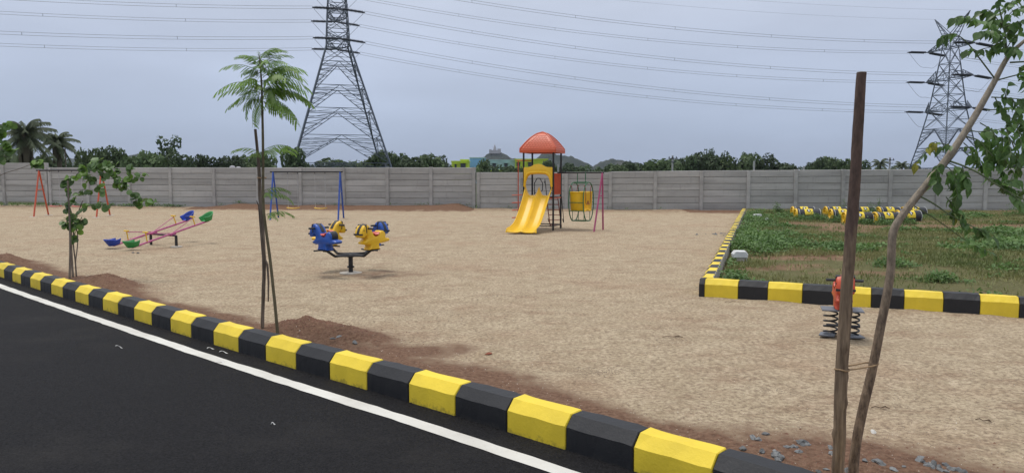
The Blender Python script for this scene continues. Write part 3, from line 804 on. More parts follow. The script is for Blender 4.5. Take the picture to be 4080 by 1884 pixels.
for sgn in (-1, 1):
    st = crv([(sgn * .10, .66), (sgn * .14, .63), (sgn * .27, .63), (sgn * .33, .68), (sgn * .37, .90), (sgn * .40, 1.20), (sgn * .43, 1.235)], 5); mb = MB(); k = len(st)
    for x in (gx - .228, gx + .228): mb.v += [Vector((x, gy + y, z)) for y, z in st]
    mb.f = [(i, i + 1, k + i + 1, k + i) for i in range(k - 1)]
    se = mb.build('gondola_seat', 'yellow_plastic', gon, True); q = se.modifiers.new('t', 'SOLIDIFY'); q.thickness = .028; q.offset = 0
    for dx in (-.235, .235):
        MB().tube(crv([(gx + dx, gy + sgn * .38, 1.42), (gx + dx, gy + sgn * .30, 1.44), (gx + dx, gy + sgn * .22, 1.30), (gx + dx, gy + sgn * .20, .95), (gx + dx, gy + sgn * .16, .85), (gx + dx, gy + sgn * .05, .84), (gx + dx, gy + sgn * .03, .95)], 4), .011, 6).build('armrest', 'brown_metal', gon, True)

gon.matrix_local = Matrix.Translation((gx, gy, 0)) @ Matrix.Rotation(math.radians(-9), 4, 'Z') @ Matrix.Translation((-gx, -gy, 0))

# ------------------------------------------------------------------ swings
def chain_mesh(L):
    mb = MB(); n = int(L / .05)
    for i in range(n):
        z = -(i + .5) * L / n; ax = (1, 0, 0) if i % 2 else (0, 1, 0)
        mb.tube(arc((0, 0, z), .012, .033, 0, 2 * math.pi, 8, ax), .0055, 4, False)
    return mb.mesh('chain', 'chain')
def swing(label, LF, LB_, RF, RB, ztop, legm, seatm, seats, pads, beam_ext=.1):
    LF, LB_, RF, RB = [Vector((p.x, p.y, 0)) for p in (LF, LB_, RF, RB)]
    L = (LF + LB_) / 2; Rr = (RF + RB) / 2; c = (L + Rr) / 2
    t = thing('swing_set', label, 'swing', (c.x, c.y, 0))
    loc = lambda p: Vector(p) - t.location
    d = (Rr - L).normalized(); top = lambda s: loc(L + (Rr - L) * s) + Vector((0, 0, ztop))
    MB().tube([top(0) - d * .12, top(1) + d * beam_ext], .036, 10).build('top_beam', 'black_metal', t, True)
    for s, (a, b) in ((0, (LF, LB_)), (1, (RF, RB))):
        for f in (a, b):
            MB().tube([top(s), loc(f) + Vector((0, 0, -.1))], .034, 10).build('leg', legm, t, True)
        MB().tube([top(s).lerp(loc(a), .42), top(s).lerp(loc(b), .42)], .02, 8).build('leg_brace', legm, t, True)
        if pads:
            for f in (a, b): MB().lathe([(.16, -.05), (.16, .012), (.12, .022)], loc(f) + Vector((0, 0, gz(f.x, f.y))), 14).build('footing', 'pad', t, True)
    clen = ztop - .03 - .43; cm = chain_mesh(clen)
    for s in seats:
        p = top(s)
        for e in (-.22, .22):
            q = p + d * e; MB().tube([q, q - Vector((0, 0, .09))], .014, 6).build('hanger', 'black_metal', t, True)
            link('chain', cm, t, q - Vector((0, 0, .07)))
        st = MB(); z0 = .43
        outl = [(-.25, .02), (-.20, .0), (0, -.012), (.20, 0), (.25, .02), (.25, .045), (.20, .026), (0, .014), (-.20, .026), (-.25, .045)]
        rz = math.atan2(d.y, d.x); st.pillow(outl, [(-.09, .006), (-.075, 0), (.075, 0), (.09, .006)], Matrix.Rotation(rz, 3, 'Z'), (p.x, p.y, z0)); st.build('swing_seat', seatm, t, True)
swing('orange A-frame swing set with black top beam and red seats', ground(133, 865), ground(195, 857), ground(383, 866), ground(440, 859), 2.02, 'orange_metal', 'seat_red', (.24, .60), True)
swing('blue A-frame swing set with black top beam and yellow seats', ground(1075, 876), ground(1110, 866), ground(1347, 878), ground(1370, 869), 1.94, 'blue_metal', 'yellow_plastic', (.29, .70), False)

# ------------------------------------------------------------------ seesaw
def seat_tub():
    mb = MB(); n, lv = 17, 6
    # opening faces +x; back wall round -x
    for l in range(lv):
        t = l / (lv - 1); r = .115 + .045 * t
        for i in range(n):
            a = math.radians(40 + (320 - 40) * i / (n - 1)); hh = .02 + t * (.10 + .075 * max(0, -math.cos(a)) + .02)
            mb.v.append(Vector((r * 1.1 * math.cos(a) - .035 * t * max(0, -math.cos(a)), r * math.sin(a), hh)))
    mb.f = [(l * n + i, l * n + i + 1, (l + 1) * n + i + 1, (l + 1) * n + i) for l in range(lv - 1) for i in range(n - 1)]
    o = len(mb.v); mb.f.append(tuple(range(n)))
    for i in range(n): pass
    return mb
P1, P2 = ground(703, 983), ground(602, 974)
cdir = Vector((P1.x - P2.x, P1.y - P2.y)).normalized()
ss = thing('double_seesaw', 'double seesaw with pink beams and blue and green tub seats', 'seesaw', ((P1.x + P2.x) / 2, (P1.y + P2.y) / 2, 0), math.atan2(cdir.y, cdir.x))
hw = (P1 - P2).length / 2; CH = .27
MB().tube([(-hw, 0, CH), (hw, 0, CH)], .022, 10).build('pivot_bar', 'black_metal', ss, True)
for x in (-hw, hw):
    MB().box((x, 0, CH / 2 - .04), (.05, .05, CH + .1)).build('post', 'black_metal', ss, bevel=.004)
MB().lathe([(.14, -.05), (.14, .012), (.1, .02)], (hw, 0, 0), 14).build('footing', 'pad', ss)
tilt = math.radians(14); yaw = math.radians(3)
for bx, sm, hl in ((-hw * .80, 'seat_blue', 1.08), (hw * .70, 'seat_green', 1.08)):
    m = Matrix.Rotation(yaw, 3, 'Z') @ Matrix.Rotation(tilt, 3, 'X')              # beam along +y (away), far end up
    o0 = Vector((bx, 0, CH + .05)); w = lambda x, y, z: o0 + m @ Vector((x, y, z))
    bm_ = MB().tube([w(-.022, -hl, 0), w(-.022, hl, 0)], .019, 8).tube([w(.022, -hl, 0), w(.022, hl, 0)], .019, 8).box(w(0, 0, -.025), (.10, .16, .035), m=m)
    bmo = bm_.build('beam', 'pink_metal', ss, True)
    for sg in (-1, 1):
        h0, h1 = w(0, sg * .68, 0), w(0, sg * .64, .23) + Vector((0, sg * .02, 0))
        hd = MB().tube([h0, h1], .014, 8).build('handle_post', 'yellow_plastic', bmo, True)
        MB().tube([h1 + m @ Vector((-.09, 0, .01)), h1 + m @ Vector((.09, 0, .01))], .017, 8).build('handle_grip', 'yellow_plastic', bmo, True)
        MB().tube([h1 - m @ Vector((0, 0, .02)), w(0, sg * .05, .02)], .010, 6).build('handle_brace', 'pink_metal', bmo, True)
        tub = seat_tub(); rot = m @ Matrix.Rotation(math.radians(-90 if sg > 0 else 90), 3, 'Z')
        tub.v = [w(0, sg * (hl - .04), .012) + rot @ (v * .95) for v in tub.v]
        so2 = tub.build('tub_seat', sm, ss, True); q = so2.modifiers.new('t', 'SOLIDIFY'); q.thickness = .018; q.offset = 1

# ------------------------------------------------------------------ toy horse (merry-go-round and spring rider)
HORSE = [(-.13, 0), (.13, 0), (.105, .05), (.10, .095), (.17, .088), (.25, .105), (.262, .135), (.22, .165), (.175, .195), (.172, .245), (.195, .275), (.245, .225), (.29, .222), (.315, .25), (.312, .30), (.29, .36), (.25, .415), (.20, .442), (.145, .435), (.09, .385), (.05, .32), (.02, .262), (-.02, .235), (-.07, .240), (-.105, .285), (-.15, .325), (-.205, .322), (-.25, .285), (-.262, .235), (-.255, .195), (-.33, .185), (-.365, .16), (-.345, .125), (-.24, .108), (-.14, .098), (-.105, .095), (-.105, .05)]
def horse(parent, loc, rz, body, mane, saddle, sc=1.0, wy=1.0, foot=True):
    m = Matrix.Rotation(rz, 3, 'Z') @ Matrix.Diagonal((sc, sc * wy, sc)); c = Vector(loc)
    T = lambda x, y, z: c + m @ Vector((x, y, z))
    b = MB(); b.pillow(HORSE, [(-.088, .034), (-.080, .014), (-.060, .003), (0, 0), (.060, .003), (.080, .014), (.088, .034)], m, c); bo = b.build('horse_body', body, parent, True)
    hd = [(.185, .262), (.24, .222), (.292, .218), (.322, .25), (.318, .305), (.293, .368), (.25, .422), (.20, .448), (.16, .43), (.165, .34)]
    MB().pillow(hd, [(-.098, .03), (-.085, .008), (-.05, 0), (.05, 0), (.085, .008), (.098, .03)], m, c).build('head', body, bo, True)
    mn = [(.262, .418), (.20, .456), (.14, .447), (.08, .392), (.035, .32), (.055, .30), (.10, .35), (.155, .40), (.20, .415)]
    MB().pillow(mn, [(-.035, .010), (-.022, 0), (.022, 0), (.035, .010)], m, c).build('mane', mane, bo, True)
    sd_ = [(.025, .285), (.0, .252), (-.04, .232), (-.085, .250), (-.115, .298), (-.10, .302), (-.07, .272), (-.03, .258), (.005, .275)]
    MB().pillow(sd_, [(-.092, .012), (-.075, 0), (.075, 0), (.092, .012)], m, c).build('saddle', saddle, bo, True)
    MB().pillow([(.30, .262), (.326, .262), (.326, .288), (.30, .288)], [(-.102, 0), (.102, 0)], m, c).build('noseband', mane, bo, True)
    MB().pillow([(.195, .30), (.212, .30), (.232, .43), (.213, .447)], [(-.101, 0), (.101, 0)], m, c).build('bridle', mane, bo, True)
    tl = [(-.165, .330), (-.215, .330), (-.262, .29), (-.274, .235), (-.262, .20), (-.245, .22), (-.24, .27), (-.205, .308)]
    for yy in (-.045, .015): MB().pillow(tl, [(yy - .018, .006), (yy - .010, 0), (yy + .040, 0), (yy + .048, .006)], m, c).build('tail', mane, bo, True)
    MB().pillow([(.20, .452), (.255, .425), (.298, .372), (.325, .305), (.328, .27), (.315, .27), (.31, .305), (.285, .365), (.245, .415), (.20, .44)], [(-.03, .003), (-.024, 0), (.024, 0), (.03, .003)], m, c).build('face_stripe', mane, bo, True)
    MB().tube([T(.165, -.21 / wy, .375), T(.165, .21 / wy, .375)], .017 * sc, 8).build('handlebar', 'dark_plastic', bo, True)
    for sy in (-1, 1):
        MB().lathe([(.012, -.006), (.012, .006)], T(.265, sy * .092, .345), 8, Matrix.Rotation(rz, 3, 'Z') @ Matrix.Rotation(math.pi / 2, 3, 'X')).build('eye', 'dark_plastic', bo, True)
    if foot: MB().tube([T(.06, -.20, -.005), T(.06, .20, -.005)], .013 * sc, 8).build('footrest', 'dark_plastic', bo, True)
    return bo
mg = ground(1398, 1086); mgr = thing('horse_merry_go_round', 'four-seat merry-go-round with blue and yellow toy horses', 'merry-go-round', (mg.x, mg.y, 0), math.radians(9))
MB().lathe([(.040, -.1), (.040, .30)], n=16).build('post', 'black_metal', mgr, True)
MB().lathe([(.062, .095), (.064, .10), (.064, .12), (.05, .125)], n=16).build('collar', 'black_metal', mgr, True)
MB().lathe([(.20, -.06), (.20, .004), (.14, .014)], n=18).build('footing', 'pad', mgr)
MB().lathe([(.075, .285), (.075, .335), (.04, .345)], n=16).build('hub', 'black_metal', mgr, True)
spec = [(225, 'blue_plastic', 'dark_plastic', 'seat_red'), (315, 'yellow_plastic', 'dark_plastic', 'seat_red'), (45, 'blue_plastic', 'dark_plastic', 'seat_red'), (135, 'yellow_plastic', 'dark_plastic', 'seat_red')]
for a, bc, mc, sc_ in spec:
    a = math.radians(a); u = Vector((math.cos(a), math.sin(a), 0))
    MB().tube([u * .02 + Vector((0, 0, .325)), u * .34 + Vector((0, 0, .325)), u * .36 + Vector((0, 0, .33)), u * .53 + Vector((0, 0, .435)), u * .60 + Vector((0, 0, .447))], .024, 10).build('arm', 'black_metal', mgr, True)
    hp = u * .56 + Vector((0, 0, .455))
    MB().box(hp - Vector((0, 0, .008)), (.24, .16, .012), a - math.pi / 2).build('mount_plate', 'black_metal', mgr)
    horse(mgr, hp, a - math.pi / 2, bc, mc, sc_, 1.0)
for a, b in ((225, 315), (45, 135)):
    a, b = math.radians(a), math.radians(b); MB().tube([(.34 * math.cos(a), .34 * math.sin(a), .325), (.34 * math.cos(b), .34 * math.sin(b), .325)], .016, 8).build('arm_brace', 'black_metal', mgr, True)

sp_ = ground(3350, 1352); spr = thing('spring_rider', 'red horse spring rider behind the tall wooden stake', 'spring rider', (sp_.x, sp_.y, gz(sp_.x, sp_.y)), 0)
zt_ = .285; fr = -math.pi / 2 - math.atan2(sp_.x, sp_.y) * .75
horse(spr, (0, 0, zt_ + .01), fr, 'rider_red', 'dark_plastic', 'rider_red', .84, 1.08, False)
ux = Vector((math.cos(fr + math.pi / 2), math.sin(fr + math.pi / 2), 0)); uy = Vector((math.cos(fr), math.sin(fr), 0))
MB().box(Vector((0, 0, zt_)), (.26, .40, .012), fr).build('foot_plate', 'steel_plate', spr)
for sg in (-1, 1):
    c = ux * sg * .105
    pts = [c + Vector((.066 * math.cos(t), .066 * math.sin(t), .02 + (zt_ - .03) * t / (2 * math.pi * 4.6))) for t in [2 * math.pi * 4.6 * i / 90 for i in range(91)]]
    MB().tube(pts, .0095, 8).build('spring', 'black_metal', spr, True)
    MB().box(c * 1.25 + Vector((0, 0, .01)), (.17, .15, .012), fr + sg * .2).build('base_plate', 'steel_plate', spr)
MB().box(Vector((0, 0, .15)), (.05, .035, .30), fr).build('stem', 'black_metal', spr)
MB().tube([uy * .15 - ux * .16 + Vector((0, 0, .14)), uy * .15 + ux * .16 + Vector((0, 0, .14))], .014, 8).build('pedal_bar', 'dark_plastic', spr, True)
MB().bar(uy * .15 + Vector((0, 0, .14)), Vector((0, 0, .2)), .03).build('pedal_arm', 'black_metal', spr)

# ------------------------------------------------------------------ barrels lying in the grass
def drum(parent_label, px, py, Lr, yaw, roll, flip=False):
    g = on_ground(px, py); rad = .235
    t = thing('traffic_drum', parent_label, 'drum', (g.x, g.y, g.z + rad - .07), yaw, 'traffic drums dumped in front of the wall')
    ax = Matrix.Rotation(math.pi / 2, 3, 'Y')                # lathe axis along x
    rx = Matrix.Rotation(roll, 3, 'X'); m = rx @ ax
    hl = Lr / 2
    MB().lathe([(.20, -hl), (.222, -hl + .02), (.225, -hl + .3 * Lr), (.230, hl - .25 * Lr), (.225, hl - .02), (.20, hl)], n=24, m=m).build('barrel', 'dark_plastic', t, True)
    e = -hl
    cap = MB().lathe([(.04, -.005), (.09, -.005), (.10, -.03), (.13, -.03), (.14, .0), (.185, .0), (.20, -.035), (.235, -.035), (.245, -.015), (.245, .02), (.225, .025)], (0, 0, 0), 24)
    cap.v = [m @ (v + Vector((0, 0, e))) for v in cap.v]; cap.build('end_cap', 'yellow_plastic', t, True)
    for z, r in ((hl - .03, .236), (-hl + .10, .231)):
        q = MB().lathe([(r, -.007), (r + .004, 0), (r, .007)], (0, 0, 0), 24); q.v = [m @ (v + Vector((0, 0, z))) for v in q.v]; q.build('hoop', 'white_paint', t, True)
    # yellow reflective panel wrapped on the barrel, with a black diamond and a white bar printed on it
    def patch(z0, z1, a0, a1, r, mat, name, par, shape=None):
        mb = MB(); n = 10; rows = []
        for i in range(n + 1):
            a = a0 + (a1 - a0) * i / n; f = 1.0
            if shape: f = max(.02, 1 - abs(2 * i / n - 1))
            zm = (z0 + z1) / 2; h = (z1 - z0) / 2 * f
            for z in (zm - h, zm + h): mb.v.append(m @ Vector((r * math.cos(a), r * math.sin(a), z)))
        mb.f = [(2 * i, 2 * i + 1, 2 * i + 3, 2 * i + 2) for i in range(n)]
        return mb.build(name, mat, par, True)
    fa = math.pi * 1.20
    for da in (-.0, math.pi * .98):
        p = patch(-.17, .15, fa - .80 + da, fa + .80 + da, .236, 'kerb_yellow', 'sign_panel', t)
        patch(-.10, .08, fa - .45 + da, fa + .45 + da, .2375, 'dark_plastic', 'diamond', p, True)
        patch(-.035, .015, fa - .26 + da, fa + .26 + da, .239, 'white_paint', 'arrow_bar', p)
DR = [(3218, 872, .92, -.12, .1, 'black drum with yellow end cap, front row, farthest left'), (3352, 874, .80, -.10, .2, 'black and yellow drum, second from left in the front row'),
      (3418, 888, .96, -.08, .3, 'black drum half hidden by the tall wooden stake, front row'), (3530, 889, .86, .05, .1, 'drum with clear black diamond on yellow panel, front row'),
      (3618, 880, .84, .02, .3, 'rightmost drum of the front row behind the leaning trunk'),
      (3200, 860, .90, -.08, .1, 'black drum behind the leftmost front drum, against the wall'), (3330, 860, .88, -.05, .0, 'drum with two yellow caps showing, second in the back row'),
      (3440, 862, .90, 0, .1, 'overgrown drum in the back row right of the wooden stake'), (3540, 862, .90, .03, -.1, 'drum in the back row behind the diamond drum'),
      (3640, 862, .95, .03, .0, 'rightmost drum of the back row beyond the leaning trunk')]
for px, py, Lr, yaw, roll, lb in DR: drum(lb, px, py, Lr, yaw, roll)

# ------------------------------------------------------------------ small things on the ground
def block(px, py, w, d, h, rz, label, mat='white_paint', base=False):
    g = on_ground(px, py)
    t = thing('marker_block', label, 'concrete block', (g.x, g.y, g.z), rz)
    c = .035
    o = .0
    if base: MB().box((.02, 0, .055), (w * .8, d * .8, .13)).build('footing', 'pad', t, bevel=.01); o = .12
    prof = [(-w / 2, 0), (w / 2, 0), (w / 2 + .01, h * .55), (w / 2 - c, h), (-w / 2 + c, h), (-w / 2 - .01, h * .55)]
    MB().pillow(prof, [(-d / 2, .012), (-d / 2 + .02, 0), (d / 2 - .02, 0), (d / 2, .012)], c=(0, 0, o)).build('cap', mat, t)
block(2946, 1050, .26, .24, .13, -.12, 'white painted concrete marker block on a small footing beside the striped kerb', base=True)
block(3018, 871, .30, .24, .18, .1, 'white concrete block half hidden in weeds near the wall')
block(3057, 884, .12, .12, .16, .4, 'small white concrete stub beside the weeds near the wall')
def rock_mesh(k):
    rr = random.Random(k); mb = MB(); n = 8
    for lv, (z, r) in enumerate(((-.4, .6), (0, 1.0), (.45, .75), (.75, .3))):
        for i in range(n):
            a = 2 * math.pi * i / n + rr.uniform(-.2, .2); q = r * rr.uniform(.7, 1.2); mb.v.append(Vector((q * math.cos(a), q * math.sin(a) * .8, z * rr.uniform(.6, 1.2))))
    for l in range(3): mb.f += [(l * n + i, l * n + (i + 1) % n, (l + 1) * n + (i + 1) % n, (l + 1) * n + i) for i in range(n)]
    mb.f += [tuple(range(n)), tuple(3 * n + i for i in range(n))]; return mb
RK = [rock_mesh(k).mesh('stone', 'stone') for k in range(6)]
def rock(px, py, size, label, group=None, me=None, mat=None):
    g = on_ground(px, py)
    if mat: me = rock_mesh(int(px)).mesh('stone', mat)
    o = link('stone', me or R.choice(RK), None, (g.x, g.y, g.z + size * .12), (R.uniform(-.3, .3), R.uniform(-.3, .3), R.uniform(0, 6.3)))
    o.scale = (size * R.uniform(.8, 1.3), size * R.uniform(.7, 1.1), size * R.uniform(.55, .9)); return tag(o, label, 'stone', group)
for zx, zy, sz in ((315, 535, .036), (140, 570, .022), (200, 566, .022), (240, 572, .020), (590, 580, .030), (600, 640, .028), (30, 640, .034), (60, 690, .030), (100, 678, .02), (20, 612, .024), (270, 620, .024), (765, 812, .032), (940, 712, .022), (1235, 800, .026), (1030, 712, .016), (1345, 770, .014), (540, 800, .02), (470, 828, .022)):
    rock(3080 + zx * .388, 1560 + zy * .388, sz, 'small grey crushed stone on the red soil around the stake and trunk', 'grey stones on the red soil')
for zx, zy, sz in ((1500, 700, .034), (1540, 722, .026), (1590, 755, .026), (1650, 745, .034), (1700, 775, .024), (1765, 752, .028), (1830, 800, .026), (1890, 806, .030), (1720, 805, .024), (1780, 820, .022), (1950, 822, .026), (1640, 775, .020)):
    rock(3080 + zx * .388, 1560 + zy * .388, sz, 'grey crushed stone in the short row at the bottom right corner', 'row of grey stones')
for zx, zy, sz in ((35, 655, .030), (50, 668, .034), (75, 700, .030), (45, 705, .026), (20, 670, .026), (90, 668, .022), (300, 548, .024), (345, 545, .02)): rock(3080 + zx * .388, 1560 + zy * .388, sz, 'grey crushed stone in the small pile left of the tall stake', 'small stone pile by the stake')
rock(3080 + 1103 * .388, 1560 + 738 * .388, .036, 'large grey stone on red soil right of the leaning trunk')
rock(3080 + 1030 * .388, 1560 + 418 * .388, .032, 'pale white stone lying on the sand right of the trunk', mat='stone_white')
rock(1948, 1411, .036, 'reddish brown brick fragment alone on the open sand', mat='brick')
for q in ((3000, 1745), (2960, 1790), (3050, 1730), (3020, 1752), (3035, 1800)):
    rock(q[0], q[1], .03, 'grey stone beside the end of the roadside kerb', 'stones by the kerb end')
rock(530, 1008, .045, 'dark stone on the sand in front of the green seesaw seat'); rock(550, 1009, .035, 'smaller dark stone right of another before the seesaw')
rock(1413, 1366, .035, 'grey stone half sunk in the red soil heap'); rock(1325, 1350, .030, 'dark grey stone on the left flank of the red heap'); rock(1350, 1342, .025, 'small dark stone near the top of the red heap')
def twig(px, py, L, rz, label, fork=True):
    g = on_ground(px, py); mb = MB()
    pts = [(-L / 2, 0, .008), (-L / 4, L * .06, .016), (0, -.01, .012), (L / 4, L * .03, .018), (L / 2, 0, .008)]; mb.tube(crv(pts, 3), [.0035 - .00015 * i for i in range(13)], 5)
    if fork: mb.tube([(0, -.01, .012), (L * .2, -L * .10, .02), (L * .45, -L * .16, .012)], [.004, .003, .002], 5); mb.tube([(L * .1, 0, .014), (L * .3, L * .10, .02), (L * .4, L * .12, .01)], [.004, .003, .002], 5)
    o = mb.build('twig', 'twig', None); o.location = g; o.rotation_euler = (0, 0, rz); tag(o, label, 'twig')
twig(3508, 1628, .13, -.1, 'forked dry twig lying on the sand right of the trunk'); twig(3920, 1680, .10, -.7, 'curved dry twig on the sand at the far right'); twig(2680, 1345, .22, .1, 'long thin dry twig lying across the open sand'); twig(2910, 1205, .16, .2, 'short dry twig on the sand before the striped kerb corner', False)

M['paper'] = plain('paper', (.70, .70, .68), .8, .1, 20, 0)
def scrap(px, py, L, w, rz, label):
    g = ground(px, py, ROAD_Z); mb = MB(); n = 6
    for i in range(n + 1):
        t = i / n; mb.v += [Vector((L * (t - .5), w * (math.sin(3 * t) - .5), .008 + .012 * math.sin(t * 5))), Vector((L * (t - .5) + .004, w * (math.sin(3 * t) + .5), .010 + .010 * math.sin(t * 4 + 1)))]
    mb.f = [(2 * i, 2 * i + 1, 2 * i + 3, 2 * i + 2) for i in range(n)]
    o = mb.build('paper_scrap', 'paper', None, True); o.location = g; o.rotation_euler = (0, 0, rz); q = o.modifiers.new('t', 'SOLIDIFY'); q.thickness = .0015; tag(o, label, 'litter')
scrap(838, 1391, .07, .014, .2, 'white paper scrap on the road at the kerb foot, left one'); scrap(890, 1406, .10, .010, -.3, 'curled white paper strip at the kerb foot, right one'); scrap(878, 1446, .08, .02, 0, 'white scrap on the edge of the white road line'); scrap(474, 1384, .12, .005, -.5, 'thin pale straw lying on the asphalt at left'); scrap(1088, 1692, .03, .012, .3, 'tiny white scrap alone on the near asphalt')

# ------------------------------------------------------------------ leaves
def leaf_mesh(name, mat, pts, fold=.12, droop=.18):
    """outline half-widths along length 1; x = along, y = across, z = up"""
    mb = MB(); n = len(pts)
    for t, w in pts:
        z = -droop * t * t
        mb.v += [Vector((t, -w, z + fold * w)), Vector((t, 0, z - .0)), Vector((t, w, z + fold * w))]
    for i in range(n - 1): a = 3 * i; mb.f += [(a, a + 1, a + 4, a + 3), (a + 1, a + 2, a + 5, a + 4)]
    return mb.mesh(name, mat, True)
POINTED = [(0, .02), (.08, .15), (.22, .26), (.40, .30), (.58, .25), (.74, .15), (.88, .06), (1, .004)]
ROUND = [(0, .10), (.06, .28), (.2, .42), (.42, .50), (.65, .46), (.84, .32), (.96, .14), (1, .04)]
LM_R = [leaf_mesh('leaf', m_, [(t, w * k) for t, w in POINTED], f, d) for m_, k, f, d in (('leaf_right', 1.0, .35, .18), ('leaf_right', .9, .5, .4), ('leaf_right', 1.12, .2, .05), ('leaf_right', 1.0, .6, .55))]
LM_Y = [leaf_mesh('leaf', 'leaf_yellow', POINTED, .4, .3)]
LM_S = [leaf_mesh('leaf', m_, ROUND, f, d) for m_, f, d in (('leaf_round', .15, .1), ('leaf_round', .35, .3), ('leaf_round', -.2, .2), ('leaf_lime', .2, .15))]
def put_leaf(meshes, parent, base, dirv, up, size, org, name='leaf'):
    o = link(name, R.choice(meshes) if isinstance(meshes, list) else meshes, parent)
    m = frame_mat(dirv, up) @ Matrix.Diagonal((size, size * R.uniform(.85, 1.1), size)); o.matrix_local = Matrix.Translation(Vector(base) - org) @ m.to_4x4(); return o
def rv(s=1.0): return Vector((R.uniform(-s, s), R.uniform(-s, s), R.uniform(-s, s)))

# ------------------------------------------------------------------ tall stake and leaning young tree, right foreground
SY = 3.86
def knotty(pts, rad, name, mat, parent, org, n=14, knots=(), amp=.06, sub=5):
    P = crv(pts, sub); k = len(P); rs = np.interp(np.linspace(0, 1, k), np.linspace(0, 1, len(rad)), rad)
    mb = MB().tube(P, list(rs), n)
    for v_i in range(len(mb.v)):
        i = v_i // n; c = P[min(i, k - 1)]; v = mb.v[v_i]; d = (v - c)
        f = 1 + amp * 1.6 * mnoise.noise(Vector((d.normalized() * 1.2).to_tuple()) + Vector((0, 0, v.z * 5))) + amp * .6 * mnoise.noise(Vector((d.normalized() * 3).to_tuple()) + Vector((0, 0, v.z * 22)))
        for kz, ka, kh in knots:
            dd = d.normalized(); w = math.exp(-((v.z - kz) / .018) ** 2) * max(0, dd.x * math.cos(ka) + dd.y * math.sin(ka)) ** 3; f += kh * w
        mb.v[v_i] = c + d * f
    return mb.build(name, mat, parent, True, org)
g0 = gz(1.87, SY); sp0 = Vector((at(3338, 1884, SY).x - .006, SY, g0))
stake_pts = [at(3336, 1960, SY), at(3342, 1800, SY), at(3352, 1500, SY), at(3368, 1240, SY), at(3385, 1000, SY), at(3403, 760, SY), at(3418, 520, SY), at(3433, 290, SY)]
stake_pts[0].z = g0 - .15
st = thing('wooden_stake', 'tall bare wooden stake standing upright in the right foreground', 'stake', sp0)
knotty(stake_pts, [.034, .0335, .033, .032, .030, .0285, .027, .0245], 'pole', 'stake_wood', st, sp0, 16, ((.98, 0.3, .35), (.78, -1.4, .4), (.47, -1.0, .3), (.62, .2, .35), (1.5, .1, .25), (.28, 3.0, .3)), .07, 12)
lt = MB().lathe([(.0225, 0), (.0215, .004)], stake_pts[-1] - Vector((0, 0, .001)), 14); lt.build('cut_face', 'pad', st, False, sp0)
TY = 3.92
tpx = [(3398, 1950), (3402, 1860), (3418, 1720), (3462, 1530), (3486, 1420), (3512, 1280), (3545, 1110), (3552, 1000), (3562, 915), (3612, 835), (3700, 725), (3790, 610), (3880, 470), (3960, 330), (4015, 230), (4080, 165), (4150, 110)]
tp = [at(x, y, TY + .0 * i) for i, (x, y) in enumerate(tpx)]; tp[0].z = gz(tp[0].x, TY) - .12
T0 = Vector((tp[1].x, TY, gz(tp[1].x, TY)))
tr = thing('young_tree', 'leaning young tree with drooping pointed leaves in the right foreground', 'tree', T0)
knotty(tp, [.028, .0275, .026, .025, .024, .023, .022, .0215, .021, .0205, .0195, .019, .017, .0145, .012, .009, .006], 'trunk', 'young_trunk', tr, T0, 12, (), .06, 6)
def branch(pxs, r0, r1, depth=(0, 0), name='branch', mat='green_twig', par=tr, org=T0, Y=TY):
    n = len(pxs); P = crv([at(x, y, Y + depth[0] + (depth[1] - depth[0]) * i / max(1, n - 1)) for i, (x, y) in enumerate(pxs)], 5); k = len(P)
    MB().tube(P, [r0 + (r1 - r0) * i / (k - 1) for i in range(k)], 6).build(name, mat, par, True, org); return P
leafcount = 0
def leafy(P, t0, step, size, mats=LM_R, droop=.9, par=tr, org=T0, name='leaf', side=1.0, ylw=0.0):
    """pairs of leaves along a twig"""
    global leafcount
    L = 0; nxt = 0; tot = sum((b - a).length for a, b in zip(P, P[1:]))
    for a, b in zip(P, P[1:]):
        seg = (b - a).length
        if L / tot >= t0 and L >= nxt:
            d = (b - a).normalized(); sd_ = d.cross(Vector((0, 0, 1)))
            sd_ = sd_.normalized() if sd_.length > .05 else Vector((1, 0, 0))
            for sg in (-1, 1):
                dv = sd_ * sg * R.uniform(.4, 1.0) * side + d * R.uniform(.2, .8) + Vector((0, 0, -droop * R.uniform(.6, 1.5))) + rv(.35)
                up = Vector((0, 0, 1)) * .6 + rv(.6) + Vector((0, -.7, 0))
                put_leaf(LM_Y if R.random() < ylw else mats, par, a + rv(.006), dv, up, size * .88 * R.uniform(.65, 1.2), org, name); leafcount += 1
            nxt = L + step
        L += seg
    dv = (P[-1] - P[-2]).normalized() + Vector((0, 0, -droop)); put_leaf(LM_Y if R.random() < ylw else mats, par, P[-1], dv, Vector((0, -.6, .8)) + rv(.3), size * 1.1, org, name)
def spray(pxs, size=.062, step=.026, t0=.2, depth=(0, 0), r=.0035, ylw=0.0, droop=.9):
    leafy(branch(pxs, r, .0014, depth), t0, step, size, ylw=ylw, droop=droop)
